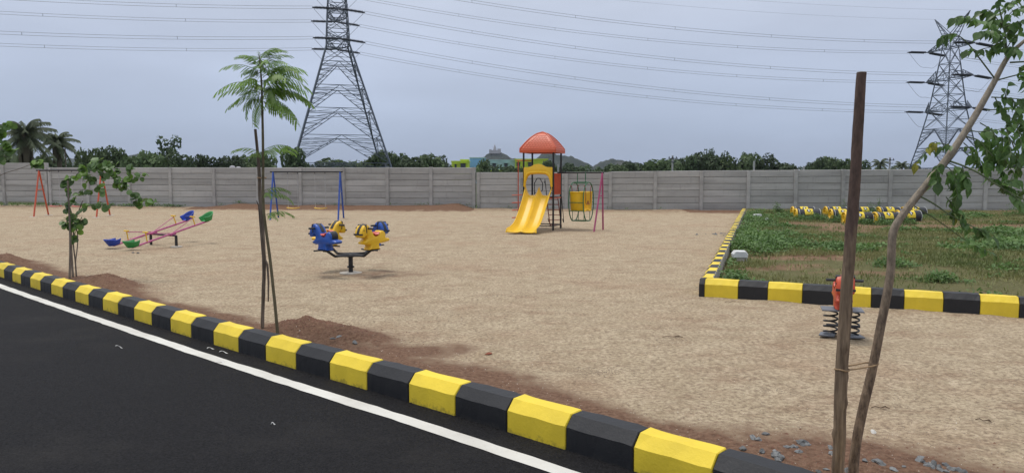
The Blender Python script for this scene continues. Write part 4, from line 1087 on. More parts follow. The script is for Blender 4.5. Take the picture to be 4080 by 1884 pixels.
# main side shoots (pixel outlines of the real twigs, each at its own distance)
branch([(3968, 320), (3900, 230), (3850, 168), (3806, 137), (3770, 140)], .0045, .002, (0, -.05)); spray([(3806, 137), (3775, 140), (3755, 152)], .055, .012, .1, (-.05, -.06), .002, droop=.8)
spray([(3893, 205), (3920, 195), (3945, 190)], .055, .02, .1, (-.03, -.05)); spray([(3893, 205), (3870, 195), (3850, 205)], .05, .02, .2, (-.03, -.05))
branch([(4012, 240), (4008, 180), (4000, 110), (3985, 50), (3978, 10)], .007, .003, (0, .03))
for pts, dp in (([(4005, 150), (3950, 100), (3890, 80), (3830, 65), (3800, 75)], (.0, -.08)), ([(4003, 120), (3960, 60), (3930, 40), (3895, 60)], (.02, .12)), ([(4000, 90), (4030, 50), (4070, 30), (4110, 30)], (0, -.1)), ([(4000, 110), (4050, 90), (4090, 85)], (0, .1)),
                ([(4008, 180), (3980, 140), (3940, 125), (3900, 130)], (0, -.15)), ([(4008, 200), (4040, 150), (4080, 130)], (0, -.05)), ([(3985, 50), (3975, 20), (3980, -10)], (.03, 0)), ([(3990, 60), (4020, 20), (4040, 0), (4070, -20)], (.03, .1)),
                ([(4010, 210), (3985, 175), (3965, 180), (3950, 200)], (0, .1)), ([(4012, 215), (4035, 190), (4055, 200)], (0, -.1)), ([(4006, 150), (4030, 110), (4060, 105)], (0, .12)), ([(4004, 100), (3975, 85), (3945, 80)], (0, .15))):
    spray(pts, .060, .020, .12, dp, .003)
branch([(3975, 320), (4030, 305), (4090, 290)], .004, .003, (0, -.1)); spray([(4060, 297), (4085, 255), (4110, 250)], .06, .02, .1, (-.1, -.1)); spray([(4065, 297), (4080, 330), (4095, 360)], .055, .02, .1, (-.1, -.1))
branch([(4025, 250), (4060, 248), (4100, 246)], .005, .004)
for pts, dp in (([(3950, 388), (4000, 390), (4060, 395), (4110, 400)], (0, -.12)), ([(4005, 390), (4010, 365), (4015, 345)], (-.05, -.05)), ([(4030, 392), (4050, 420), (4060, 450)], (-.08, -.1)),
                ([(3930, 440), (3985, 435), (4050, 425), (4100, 430)], (0, .1)), ([(3985, 435), (4010, 470), (4020, 500)], (.05, .05)), ([(4040, 428), (4060, 470), (4075, 520)], (.08, .02)), ([(3965, 390), (3975, 410), (3990, 430)], (0, -.05))):
    spray(pts, .062, .024, .3, dp, .0035)
for pts, dp in (([(3905, 490), (3935, 510), (3955, 545), (3975, 580)], (0, -.1)), ([(3860, 520), (3900, 525), (3950, 520), (4010, 510), (4090, 480)], (0, -.15)), ([(3955, 520), (3970, 560), (3985, 610)], (-.1, -.15)), ([(4010, 510), (4020, 560), (4030, 620)], (-.1, -.2)), ([(4050, 500), (4065, 550), (4075, 610)], (-.12, -.2)),
                ([(3850, 545), (3900, 560), (3930, 600), (3935, 650)], (0, -.12)), ([(3840, 570), (3870, 600), (3880, 640)], (0, .1)), ([(3900, 530), (3930, 570), (3945, 620)], (0, .15)), ([(3990, 515), (3995, 570), (4000, 640)], (0, .12)), ([(3935, 600), (3970, 640), (3995, 690)], (-.12, -.15)),
                ([(4030, 560), (4050, 620), (4060, 680)], (-.1, .1)), ([(4060, 520), (4085, 580), (4095, 650)], (.05, .1)), ([(3880, 600), (3905, 650), (3925, 690)], (.1, .1)), ([(3960, 560), (4010, 600), (4050, 640)], (0, .05)), ([(4020, 470), (4060, 480), (4100, 500)], (0, 0)), ([(3990, 620), (4020, 660), (4040, 700)], (0, .05))):
    spray(pts, .066, .024, .22, dp, .0032)
B5 = branch([(3775, 640), (3830, 658), (3900, 690), (3960, 730), (4030, 770), (4090, 800)], .0055, .003, (0, -.25))
for pts, dp in (([(3930, 712), (3960, 715), (3990, 735)], (-.13, -.1)), ([(3985, 745), (4020, 745), (4060, 770)], (-.17, -.1)), ([(4020, 765), (4050, 790), (4075, 815)], (-.2, -.25)), ([(3990, 745), (4010, 720), (4050, 720)], (-.17, -.2)), ([(4050, 780), (4075, 760), (4100, 765)], (-.2, -.1))): spray(pts, .062, .022, .15, dp, .003)
for pts, dp, yl in (([(3765, 650), (3740, 660), (3730, 690), (3735, 730)], (0, -.06), 0), ([(3750, 655), (3780, 670), (3800, 700), (3810, 740), (3815, 790)], (0, -.1), 0), ([(3770, 645), (3820, 670), (3845, 700), (3855, 740)], (0, -.06), 0), ([(3835, 665), (3840, 690), (3850, 715)], (-.04, -.08), 0), ([(3770, 690), (3790, 730), (3800, 780)], (-.05, -.04), 0), ([(3755, 660), (3720, 690), (3712, 720)], (0, .06), 0)): spray(pts, .066, .022, .25, dp, .003, yl)
B7 = branch([(3800, 600), (3785, 582), (3740, 572), (3700, 590), (3665, 630), (3650, 655)], .003, .0015, (0, -.1)); leafy(B7, .45, .035, .052, ylw=.55, droop=.9)
spray([(3790, 585), (3775, 578), (3745, 590)], .05, .02, .3, (0, -.04), .002, .15); spray([(3740, 572), (3725, 565), (3715, 580)], .048, .02, .3, (-.04, -.06), .002, .6)
B8 = branch([(3650, 775), (3700, 800), (3740, 825), (3790, 860), (3850, 890), (3900, 915), (3960, 950)], .005, .002, (0, -.15)); leafy(B8, .48, .030, .060, ylw=.12)
spray([(3785, 800), (3805, 830), (3830, 850), (3850, 900)], .060, .020, .2, (-.08, -.1), .003, .1); spray([(3770, 785), (3790, 815), (3800, 860)], .058, .02, .2, (-.08, -.05), .003, .1); spray([(3890, 910), (3920, 915), (3950, 930)], .066, .02, .1, (-.13, -.1), .002)
B9 = branch([(3630, 815), (3700, 855), (3760, 895), (3830, 945), (3900, 985), (3980, 1020)], .004, .0015, (0, .25)); leafy(B9, .60, .026, .058, droop=.6)
for pts, dp in (([(4080, 165), (4110, 110), (4130, 60), (4140, 20)], (0, -.05)), ([(4120, 130), (4170, 100), (4220, 100)], (0, .1)), ([(4150, 110), (4180, 60), (4200, 20)], (0, .05)), ([(4100, 150), (4140, 170), (4180, 200)], (0, -.1)), ([(4150, 110), (4190, 130), (4230, 170)], (0, 0)), ([(4090, 480), (4150, 480), (4200, 520)], (-.15, -.1)), ([(4100, 430), (4160, 430), (4210, 460)], (.1, .1)), ([(4130, 440), (4150, 500), (4160, 560)], (.1, .1)), ([(4110, 400), (4160, 390), (4200, 410)], (-.12, -.1))):
    spray(pts, .062, .024, .15, dp, .0035)
# tie rope between stake and trunk
def tie(pts_a, label, r=.0045):
    o = MB().tube(pts_a, r, 6).build('tie_rope', 'rope', None, True); tag(o, label, 'rope')
za = at(3352, 1470, SY).z; ca = at(3354, 1470, SY); cb = at(3472, 1452, TY)
ringp = [Vector((ca.x + .0365 * math.cos(a), ca.y + .0365 * math.sin(a), ca.z + .004 * math.sin(a * 2))) for a in [2 * math.pi * i / 18 for i in range(19)]]
rp2 = ringp + [ca + Vector((.037, -.012, 0)), ca.lerp(cb, .4) + Vector((0, -.02, -.004)), cb + Vector((-.01, -.034, 0)), cb + Vector((.03, -.015, .006)), cb + Vector((.03, .025, .006)), cb + Vector((-.02, .03, .004)), ca.lerp(cb, .5) + Vector((0, .02, .006)), ca + Vector((.02, .033, .006))]
tie(rp2, 'thin fibre rope tying the leaning trunk to the tall stake')

# ------------------------------------------------------------------ feathery sapling with its stake, centre left
def frond_mesh(seed, L=1.0, pairs=12):
    rr = random.Random(seed); mb = MB(); spine = lambda t: Vector((t * L, .03 * math.sin(t * 3 + seed), .12 * math.sin(t * 2.2) - .22 * t * t - .10 * t ** 4))
    P = [spine(i / 10) for i in range(11)]; mb.tube(P, [.010 - .0007 * i for i in range(11)], 4, False)
    for i in range(pairs):
        t = .16 + .84 * i / (pairs - 1); c = spine(t); d = (spine(min(1, t + .02)) - spine(t - .02)).normalized(); ln = .30 * math.sin(min(1, .35 + t * .9) * math.pi * .86) + .06
        for sg in (-1, 1):
            sd_ = Vector((.55, sg, 0)).normalized(); dv = (sd_ * .62 + d * .38 + Vector((0, 0, -.62 + rr.uniform(-.35, .25)))).normalized(); ln *= rr.uniform(.8, 1.15); up = Vector((0, 0, 1)); w = up.cross(dv).normalized()
            # each pinna: midrib with toothed leaflet edges
            m_ = 9; o = len(mb.v)
            for k in range(m_ + 1):
                s = k / m_; q = c + dv * ln * s + Vector((0, 0, -.05 * s * s)); hw_ = .024 * (.5 + .5 * math.sin(math.pi * min(1, s * .9 + .1))) * (1.0 if k % 2 else .62) * (0.15 if k == m_ else 1)
                mb.v += [q - w * hw_ + dv * .012, q, q + w * hw_ + dv * .012]
            for k in range(m_): a = o + 3 * k; mb.f += [(a, a + 1, a + 4, a + 3), (a + 1, a + 2, a + 5, a + 4)]
    return mb.mesh('frond', 'frond')
FR = [frond_mesh(k, 1.0, n_) for k, n_ in ((1, 12), (2, 13), (3, 11), (4, 14))]
sb = on_ground(1105, 1320); SYm = sb.y
sap = thing('feathery_sapling', 'slender sapling with feathery fern-like leaves tied to a stake', 'tree', sb)
mpx = [(1106, 1335), (1104, 1300), (1092, 1180), (1078, 1050), (1062, 930), (1050, 830), (1048, 720), (1048, 600), (1046, 480), (1044, 380), (1040, 300), (1035, 240), (1030, 215)]
mpts = [at(x, y, SYm) for x, y in mpx]
knotty(mpts, [.018, .0175, .017, .0165, .016, .0155, .0145, .0145, .013, .011, .009, .006, .003], 'trunk', 'sapling_bark', sap, sb, 10, (), .06)
def put_frond(px, py, L, az, el, roll=0):
    p = at(px, py, SYm); d = Vector((math.cos(az) * math.cos(el), math.sin(az) * math.cos(el), math.sin(el)))
    put_leaf(FR, sap, p, d, Vector((R.uniform(-.2, .2), R.uniform(-.2, .2), 1)), L, sb, 'frond')
for i in range(30):                                   # crown: layered, blown to the right
    t = i / 29; py = 225 + 190 * t; right = R.random() < .58; az = (R.uniform(-.95, .95) if right else math.pi + R.uniform(-1.0, 1.0))
    L = (.16 + .26 * math.sin(min(1, t * 1.25 + .1) * math.pi * .60)) * R.uniform(.75, 1.1) * (1.1 if right else .86)
    put_frond(1036 + 8 * t + R.uniform(-14, 22), py + R.uniform(-10, 10), L, az, (.75 - .95 * t) * R.uniform(.4, 1.1) + R.uniform(-.12, .12))
for i in range(16): put_frond(1040 + R.uniform(-20, 30), R.uniform(260, 390), R.uniform(.14, .24), R.uniform(0, 6.28), R.uniform(-.3, .6))
for px, py, L, az, el in ((1044, 345, .46, 3.2, .10), (1044, 330, .44, -.1, .28), (1044, 365, .44, .15, .02), (1044, 310, .42, -.35, .35), (1043, 300, .40, 0.4, .4), (1044, 395, .42, -.2, -.25), (1044, 370, .30, 3.6, -.75), (1044, 385, .30, 4.2, -.95), (1042, 280, .34, 2.7, .75), (1041, 262, .30, .2, .6), (1044, 395, .28, 2.5, -.9), (1040, 240, .16, 2.2, .9), (1038, 232, .15, .8, .9)): put_frond(px, py, L, az, el)
for px, py, L, az, el in ((1048, 600, .34, -.1, .25), (1048, 610, .30, .5, .25), (1049, 615, .28, 3.5, .35), (1048, 605, .26, -.7, 0), (1050, 620, .2, 4.2, .1), (1052, 760, .26, -.1, .2), (1052, 770, .28, .2, -.05), (1054, 775, .2, -.9, .1), (1062, 855, .26, .1, .2), (1062, 862, .18, -.6, .1), (1062, 858, .2, .9, .2)): put_frond(px, py, L, az, el)
kb = on_ground(1047, 1308); KY = kb.y
ks = thing('wooden_stake', 'rough grey wooden stake supporting the feathery sapling', 'stake', kb)
knotty([at(1046, 1330, KY), at(1048, 1200, KY), at(1052, 1080, KY), at(1046, 900, KY), at(1036, 780, KY), at(1030, 650, KY), at(1017, 515, KY)], [.019, .020, .021, .022, .021, .018, .015], 'pole', 'stake_grey', ks, kb, 10, ((1.05, 2.8, .6), (.75, .3, .5), (1.6, 3.1, .3)), .13)
MB().tube([at(1050, 1060, KY), at(1028, 820, KY) + Vector((0, .02, 0)), at(1022, 800, KY)], [.012, .008, .004], 6).build('side_shoot', 'stake_grey', ks, True, kb)
for px, py, lb in ((1043, 710, 'rope tie holding the feathery sapling to its stake near the wall top'),):
    c = at(px, py, KY); tie([c + Vector((.045 * math.cos(a), .05 * math.sin(a), .004 * i % .01)) for i, a in enumerate([2 * math.pi * 2 * j / 28 for j in range(29)])], lb, .005)
MB().tube([at(1054, 1030, KY) + Vector((.01, -.01, 0)), at(1068, 1052, KY) + Vector((0, -.02, 0)), at(1072, 1120, KY) + Vector((0, -.02, 0)), at(1070, 1200, KY) + Vector((0, -.01, 0))], [.008, .012, .011, .007], 7).build('broken_shoot', 'stake_grey', ks, True, kb)

# ------------------------------------------------------------------ round-leaved saplings, left
def round_sapling(label, base, stems, sprays, sticks, size):
    Y = base.y; t = thing('round_leaved_sapling', label, 'tree', base)
    for pts, r0, r1 in stems:
        P = crv([at(x, y, Y + d) for x, y, d in pts], 5); k = len(P)
        MB().tube(P, [r0 + (r1 - r0) * i / (k - 1) for i in range(k)], 7).build('stem', 'stick', t, True, base)
    for pts, st_ in sprays:
        P = crv([at(x, y, Y + d) for x, y, d in pts], 5); k = len(P)
        MB().tube(P, [.006 - .004 * i / (k - 1) for i in range(k)], 5).build('branch', 'green_twig', t, True, base)
        tot = 0
        for a, b in zip(P, P[1:]):
            for _ in range(R.choice((1, 2))):
                dv = rv(1.0) + Vector((0, -.3, -.55)) ; put_leaf(LM_S, t, a + rv(.03), dv, Vector((0, -.6, .8)) + rv(.6), size * R.uniform(.75, 1.2), base)
    return t
b1 = on_ground(283, 1105)
round_sapling('young tree with round green leaves arching right beside the kerb, left side', b1,
    [([(292, 1115, 0), (288, 1060, 0), (285, 1000, 0), (282, 900, .02), (275, 830, .0), (272, 760, .03), (290, 710, .05)], .018, .010), ([(305, 1110, .05), (300, 1040, .04), (292, 960, .02), (300, 880, .04), (330, 800, .05)], .013, .008), ([(300, 1050, -.04), (310, 960, -.04), (302, 900, -.03), (270, 800, -.02)], .010, .006)],
    [([(290, 720, .05), (330, 670, 0), (390, 655, -.1), (430, 670, -.1)], .1), ([(330, 670, 0), (400, 640, .1), (450, 650, .2), (480, 690, .2)], .1), ([(430, 670, -.1), (480, 720, -.15), (530, 770, -.2), (590, 800, -.2), (620, 805, -.2)], .1), ([(500, 740, -.15), (520, 680, -.1), (515, 650, -.1)], .1), ([(480, 720, -.15), (550, 710, -.1), (575, 690, 0)], .1),
     ([(530, 770, -.2), (545, 800, -.1), (560, 820, -.1)], .1), ([(272, 760, .03), (255, 720, 0), (290, 700, 0)], .1), ([(275, 830, 0), (320, 760, -.1), (370, 760, -.1)], .1), ([(282, 880, .02), (350, 820, 0), (400, 815, 0), (440, 820, 0)], .1), ([(282, 900, .02), (310, 880, -.1), (340, 870, -.1)], .1),
     ([(280, 860, 0), (265, 880, -.1), (258, 900, -.1)], .1), ([(290, 960, 0), (310, 900, -.1), (330, 880, -.15)], .1), ([(288, 900, 0), (270, 840, -.1), (275, 800, -.1)], .1), ([(330, 670, 0), (350, 700, -.1), (370, 720, -.1)], .1), ([(380, 660, -.1), (410, 690, -.2), (420, 720, -.2)], .1), ([(440, 660, .1), (460, 700, .1), (490, 760, .1)], .1), ([(330, 690, 0), (390, 740, 0), (410, 770, 0)], .1)], [], .098)
b2 = Vector((-9.95, 13.6, gz(-9.95, 13.6)))
round_sapling('round-leaved tree at the left edge with light green branch tips', b2,
    [([(-45, 1060, 0), (-55, 850, 0), (-60, 700, 0), (-50, 560, 0)], .02, .012), ([(-60, 760, 0), (0, 700, -.1), (80, 672, -.2), (130, 652, -.3), (165, 640, -.3)], .008, .003)],
    [([(-50, 600, 0), (-20, 540, -.1), (20, 500, -.1), (40, 485, -.1)], .1), ([(-50, 580, 0), (0, 560, -.1), (40, 590, -.1), (70, 600, -.1)], .1), ([(-50, 620, 0), (0, 610, -.1), (30, 615, -.1)], .1), ([(-55, 560, 0), (-10, 520, 0), (30, 540, 0)], .1), ([(-60, 660, 0), (-20, 640, 0), (10, 640, 0)], .1), ([(140, 648, -.3), (155, 640, -.3), (170, 645, -.3)], .1)], [], .12)
for px, d, lb in ((276, -.15, 'thin dry stick standing beside the round-leaved young tree'),):
    g = on_ground(px, 1110); P = [Vector((g.x, g.y, g.z - .1)), at(px + 4, 950, g.y), at(px - 6, 720, g.y)]
    o = MB().tube(crv(P, 5), [.02 - .0007 * i for i in range(11)], 7).build('support_stick', 'stick', None, True, g); o.location = g; tag(o, lb, 'stick')

# ------------------------------------------------------------------ transmission towers
def pylon(label, base, yaw, levels, halves, arms, arm_len, peak, bar=.16, kfrom=2):
    """yaw turns local +y to the arm direction; levels = heights with half widths"""
    t = thing('transmission_tower', label, 'pylon', base, yaw)
    hw = lambda z: float(np.interp(z, levels, halves))
    top = levels[-1]; corner = lambda s, z: Vector((s[0] * hw(z), s[1] * hw(z), z))
    cs = ((-1, -1), (1, -1), (1, 1), (-1, 1))
    for s in cs:
        mb = MB()
        for a, b in zip(levels, levels[1:]): mb.bar(corner(s, a), corner(s, b), bar * (1.35 if b < 26 else .9))
        mb.build('leg', 'lattice', t)
    for i in range(4):
        s0, s1 = cs[i], cs[(i + 1) % 4]
        for li, (a, b) in enumerate(zip(levels, levels[1:])):
            mb = MB(); A0, A1, B0, B1 = corner(s0, a), corner(s1, a), corner(s0, b), corner(s1, b); m = (B0 + B1) / 2; w = bar * .62; big = (A1 - A0).length > 7
            mb.bar(B0, B1, w)
            if li > 0: pass
            if big:                                        # K bracing with redundants
                mb.bar(A0, m, w); mb.bar(A1, m, w)
                up_ = Vector((0, 0, (b - a) * .14)); mb.bar(B0 - up_, B1 - up_, w * .8)
                for P, Q in ((A0, B0), (A1, B1)):
                    prev = P
                    for k in range(1, 5):
                        u = k / 5; x, y = P.lerp(Q, u), P.lerp(m, u); mb.bar(x, y, w * .6); mb.bar(prev, y, w * .6); mb.bar(x, P.lerp(m, min(1, (k + 1) / 5)), w * .5); prev = x
            else:
                n = max(1, round((b - a) / max(1.6, (A1 - A0).length * .9)))
                for k in range(n):
                    p0, p1 = A0.lerp(B0, k / n), A1.lerp(B1, k / n); q0, q1 = A0.lerp(B0, (k + 1) / n), A1.lerp(B1, (k + 1) / n)
                    mb.bar(p0, q1, w * .8); mb.bar(p1, q0, w * .8); mb.bar(q0, q1, w * .7)
                    if (A1 - A0).length > 3: c = (p0 + p1 + q0 + q1) / 4; mb.bar(p0.lerp(q0, .5), c, w * .5); mb.bar(p1.lerp(q1, .5), c, w * .5)
            mb.build('lattice_panel', 'lattice', t)
    tips = {}
    for ai, z in enumerate(arms):
        for sg in (-1, 1):
            h = hw(z); tip = Vector((0, sg * arm_len, z)); mb = MB()
            for sx in (-1, 1):
                r0, r1 = Vector((sx * h, sg * h, z)), Vector((sx * h, sg * h, z + 1.7))
                mb.bar(r0, tip, bar * .8); mb.bar(r1, tip + Vector((0, 0, .15)), bar * .7); n = 4
                for k in range(n): mb.bar(r0.lerp(tip, k / n), r1.lerp(tip, k / n), bar * .4); mb.bar(r0.lerp(tip, (k + 1) / n), r1.lerp(tip, k / n), bar * .4)
            for k in range(1, 4): mb.bar(Vector((-h, sg * h, z)).lerp(tip, k / 4), Vector((h, sg * h, z)).lerp(tip, k / 4), bar * .4)
            mb.build('cross_arm', 'lattice', t); tips[(ai, sg)] = tip
    mbp = {}
    for sg in (-1, 1):
        h = hw(top); tip = Vector((0, sg * peak[1], peak[0])); mb = MB()
        for sx in (-1, 1): mb.bar(Vector((sx * h, sg * h, top)), tip, bar * .7); mb.bar(Vector((sx * h, -sg * h * .1, top)), tip, bar * .6)
        for k in range(1, 5):
            a = Vector((-h, sg * h, top)).lerp(tip, k / 5); b = Vector((h, sg * h, top)).lerp(tip, k / 5); c = Vector((0, -sg * h * .1, top)).lerp(tip, k / 5); mb.bar(a, b, bar * .4); mb.bar(a, c, bar * .4); mb.bar(b, c, bar * .4)
        mb.build('peak', 'lattice', t); tips[('e', sg)] = tip
    return t, tips
def wpt(t, p): return t.location + Matrix.Rotation(t.rotation_euler.z, 3, 'Z') @ Vector(p)
T1 = Vector((-31.1, 130, 0)); T2 = Vector((87.3, 145, 0))
yaw1 = math.atan2(-(-.2856), .958); yaw2 = math.atan2(.24, .97)
pyA, tipA = pylon('large lattice transmission tower behind the wall left of the slide', T1, yaw1, [0, 4.2, 9.0, 13.7, 17.75, 22.0, 25.1, 27.8, 30.4, 33.0, 35.4, 37.2], [9.2, 8.0, 6.62, 5.26, 4.08, 2.85, 1.95, 1.85, 1.72, 1.55, 1.4, 1.3], (25.4, 30.4, 35.4), 5.5, (40.5, 3.2), .17)
pyB, tipB = pylon('smaller lattice transmission tower behind the leaning tree at right', T2, yaw2, [0, 3.6, 7.6, 11.4, 15.2, 18.2, 21.3, 24.3, 27.4, 29.5], [5.1, 4.4, 3.6, 2.95, 2.3, 1.95, 1.6, 1.3, 1.0, .95], (15.2, 21.3, 27.4), 5.6, (33.8, 4.2), .165)
D0 = Vector((-.93, -.37, 0)); T0p = T1 + D0 * 130; D3 = Vector((.97, .24, 0)); T3p = T2 + D3 * 160
arm0 = Vector((-.37, .93, 0))
def insul(t, tip, toward, L=3.4):
    """two parallel strings of discs from an arm tip towards the next tower"""
    a = wpt(t, tip); d = (Vector(toward) - a).normalized(); s = d.cross(Vector((0, 0, 1))).normalized() * .28; inv = Matrix.Rotation(-t.rotation_euler.z, 3, 'Z')
    prof = []
    for k in range(15): z = .7 + L * k / 15; prof += [(.07, z), (.20, z + .03), (.20, z + .12), (.07, z + .15)]
    rot = d.to_track_quat('Z', 'Y').to_matrix()
    for sg in (-1, 1):
        mb = MB().lathe([(.04, 0)] + prof + [(.07, .9 + L)], a + s * sg, 8, rot); mb.v = [inv @ (v - t.location) for v in mb.v]; mb.build('insulator_string', 'insulator', t)
    mb = MB().bar(a + d * (.95 + L) - s * 1.5, a + d * (.95 + L) + s * 1.5, .10); mb.v = [inv @ (v - t.location) for v in mb.v]; mb.build('yoke', 'insulator', t)
    return a + d * (.95 + L)
def span(a, b, sag, label, name='power_line', twin=True, r=.026, n=40):
    a, b = Vector(a), Vector(b); d = (b - a).normalized(); s = Vector((0, 0, 1)) * .22 if twin else Vector(); mb = MB()
    for sg in ((-1, 1) if twin else (0,)):
        P = [a.lerp(b, i / n) + s * sg - Vector((0, 0, 4 * sag * (i / n) * (1 - i / n))) for i in range(n + 1)]; mb.tube(P, r, 4, False)
    if twin:
        for k in range(1, 6): q = a.lerp(b, k / 6) - Vector((0, 0, 4 * sag * (k / 6) * (1 - k / 6))); mb.bar(q - s * 1.1, q + s * 1.1, .05)
    mid = a.copy(); o = mb.build(name, 'wire', None, False, mid); o.location = mid; tag(o, label, 'power line', 'overhead power lines')
LV = ('lowest', 'middle', 'top')
for ai in range(3):
    for sg, sd_ in ((-1, 'near'), (1, 'far')):
        a1, b1_ = wpt(pyA, tipA[(ai, sg)]), wpt(pyB, tipB[(ai, sg)])
        e1 = insul(pyA, tipA[(ai, sg)], b1_ - Vector((0, 0, 6))); e2 = insul(pyB, tipB[(ai, sg)], a1 - Vector((0, 0, 8)))
        span(e1, e2, 2.5, 'twin %s conductor on the %s side strung between the two towers' % (LV[ai], sd_))
        p0 = T0p + arm0 * sg * 5.5 + Vector((0, 0, tipA[(ai, sg)].z + .5)); p3 = T3p + Vector((-.24, .97, 0)) * sg * 5.6 + Vector((0, 0, tipB[(ai, sg)].z - 2))
        e0 = insul(pyA, tipA[(ai, sg)], p0 - Vector((0, 0, 6))); e3 = insul(pyB, tipB[(ai, sg)], p3 - Vector((0, 0, 16)))
        span(e0, p0, 2.9, 'twin %s conductor on the %s side running left from the large tower' % (LV[ai], sd_))
        span(e3, p3, 3.0, 'twin %s conductor on the %s side running right from the smaller tower' % (LV[ai], sd_))
        for t_, ea, eb, tip, lb in ((pyA, e0, e1, tipA, 'large'), (pyB, e2, e3, tipB, 'smaller')):
            tipw = wpt(t_, tip[(ai, sg)]); mid = tipw - Vector((0, 0, 3.0)); inv = Matrix.Rotation(-t_.rotation_euler.z, 3, 'Z')
            mb = MB().tube(crv([ea, ea.lerp(mid, .6) - Vector((0, 0, .9)), mid, eb.lerp(mid, .6) - Vector((0, 0, .9)), eb], 5), .03, 4, False); mb.v = [inv @ (v - t_.location) for v in mb.v]; mb.build('jumper_loop', 'wire', t_)
for sg, sd_ in ((-1, 'near'), (1, 'far')):
    span(wpt(pyA, tipA[('e', sg)]), wpt(pyB, tipB[('e', sg)]), 2.0, 'thin single earth wire on the %s side joining the tower peaks' % sd_, twin=False, r=.014)

# ------------------------------------------------------------------ trees beyond the wall
def crown_mesh(seed, n, leaf, mat, lobes):
    """crown of unit radius: leaf clumps scattered over overlapping lobes"""
    rg = np.random.default_rng(seed); V = []; tint = []
    lob = np.array(lobes); w = lob[:, 3] ** 2; w = w / w.sum(); idx = rg.choice(len(lob), n, p=w)
    d = rg.normal(size=(n, 3)); d /= np.linalg.norm(d, axis=1)[:, None]; rr = rg.uniform(.62, 1.06, n) ** .6
    c = lob[idx, :3] + d * (lob[idx, 3] * rr)[:, None]
    sub = rg.normal(size=(n, 3)); u = np.cross(d + sub * .5, rg.normal(size=(n, 3))); u /= np.linalg.norm(u, axis=1)[:, None]; v = np.cross(d + sub * .6, u); v /= np.linalg.norm(v, axis=1)[:, None]
    s = (leaf * rg.uniform(.5, 1.3, n))[:, None]
    q = np.stack([c - u * s, c - v * s * .6 + u * s * .1, c + u * s, c + v * s * .6], 1).reshape(-1, 3)
    lo_, hi_ = np.percentile(q, 1, axis=0), np.percentile(q, 99, axis=0); q = (q - (lo_ + hi_) / 2) / ((hi_ - lo_) / 2)
    tn = np.repeat(rg.uniform(0, .6, n) * (rg.random(len(lob))[idx] * .8 + .4), 4)
    return np_mesh('crown', q, np.arange(4 * n).reshape(-1, 4), mat, dict(tint=tn))
def mk_lobes(seed, kind):
    rr = random.Random(seed); L = []
    if kind == 'round':
        for i in range(16): a = rr.uniform(0, 6.3); q = rr.uniform(.1, .68); L.append((q * math.cos(a), q * math.sin(a), rr.uniform(-.45, .62) * (1 - q * .4), rr.uniform(.22, .42)))
    elif kind == 'flat':
        for i in range(18): a = rr.uniform(0, 6.3); q = rr.uniform(.1, .85); L.append((q * math.cos(a), q * math.sin(a), rr.uniform(-.25, .35) * (1 - q * .5), rr.uniform(.14, .32)))
    else:
        for i in range(15): a = rr.uniform(0, 6.3); q = rr.uniform(.05, .6); L.append((q * math.cos(a), q * math.sin(a), rr.uniform(-.7, .8), rr.uniform(.16, .30)))
    return L
CR = {}
for kind, n, lf in (('round', 2300, .085), ('flat', 2200, .07), ('tall', 700, .085)):
    CR[kind] = [crown_mesh(10 * k + len(kind), n, lf, 'tree_far' if k % 3 else 'tree_light', mk_lobes(k + 50 * len(kind), kind)) for k in range(5)]
def trunk_mesh():
    mb = MB().tube([(0, 0, 0), (.02, 0, .3), (-.01, .02, .6), (0, 0, 1)], [.055, .045, .04, .025], 6)
    for a in (0.3, 2.2, 4.4): mb.tube([(0, 0, .55), (.16 * math.cos(a), .16 * math.sin(a), .8), (.26 * math.cos(a), .26 * math.sin(a), 1.1)], [.03, .02, .01], 5)
    return mb.mesh('trunk', 'bark_far')
TRM = trunk_mesh()
KINDW = {'round': 'dense round', 'flat': 'broad spreading', 'tall': 'loose upright'}
def tree(px, ytop, wpx, D, kind, label, low=None):
    d = ray(px, HORIZON); X = d.x / d.y * D; h = CAM_H + (HORIZON - ytop) / F_PX * D; r = wpx / F_PX * D / 2 * {'flat': 1.45, 'round': 1.15, 'tall': 1.0}[kind]; h *= R.uniform(.97, 1.05)
    t = thing('tree', label, 'tree', (X, D, 0), R.uniform(0, 6.28), 'trees beyond the boundary wall')
    rzz = h * (.46 if kind != 'tall' else .44) ; rzz = min(rzz, h * .5)
    c = link('crown', R.choice(CR[kind]), t, (0, 0, h - rzz * .97), (0, 0, 0)); c.scale = (r, r, rzz)
    k = link('trunk', TRM, t); k.scale = (max(r, h * .3), max(r, h * .3), h * .62)
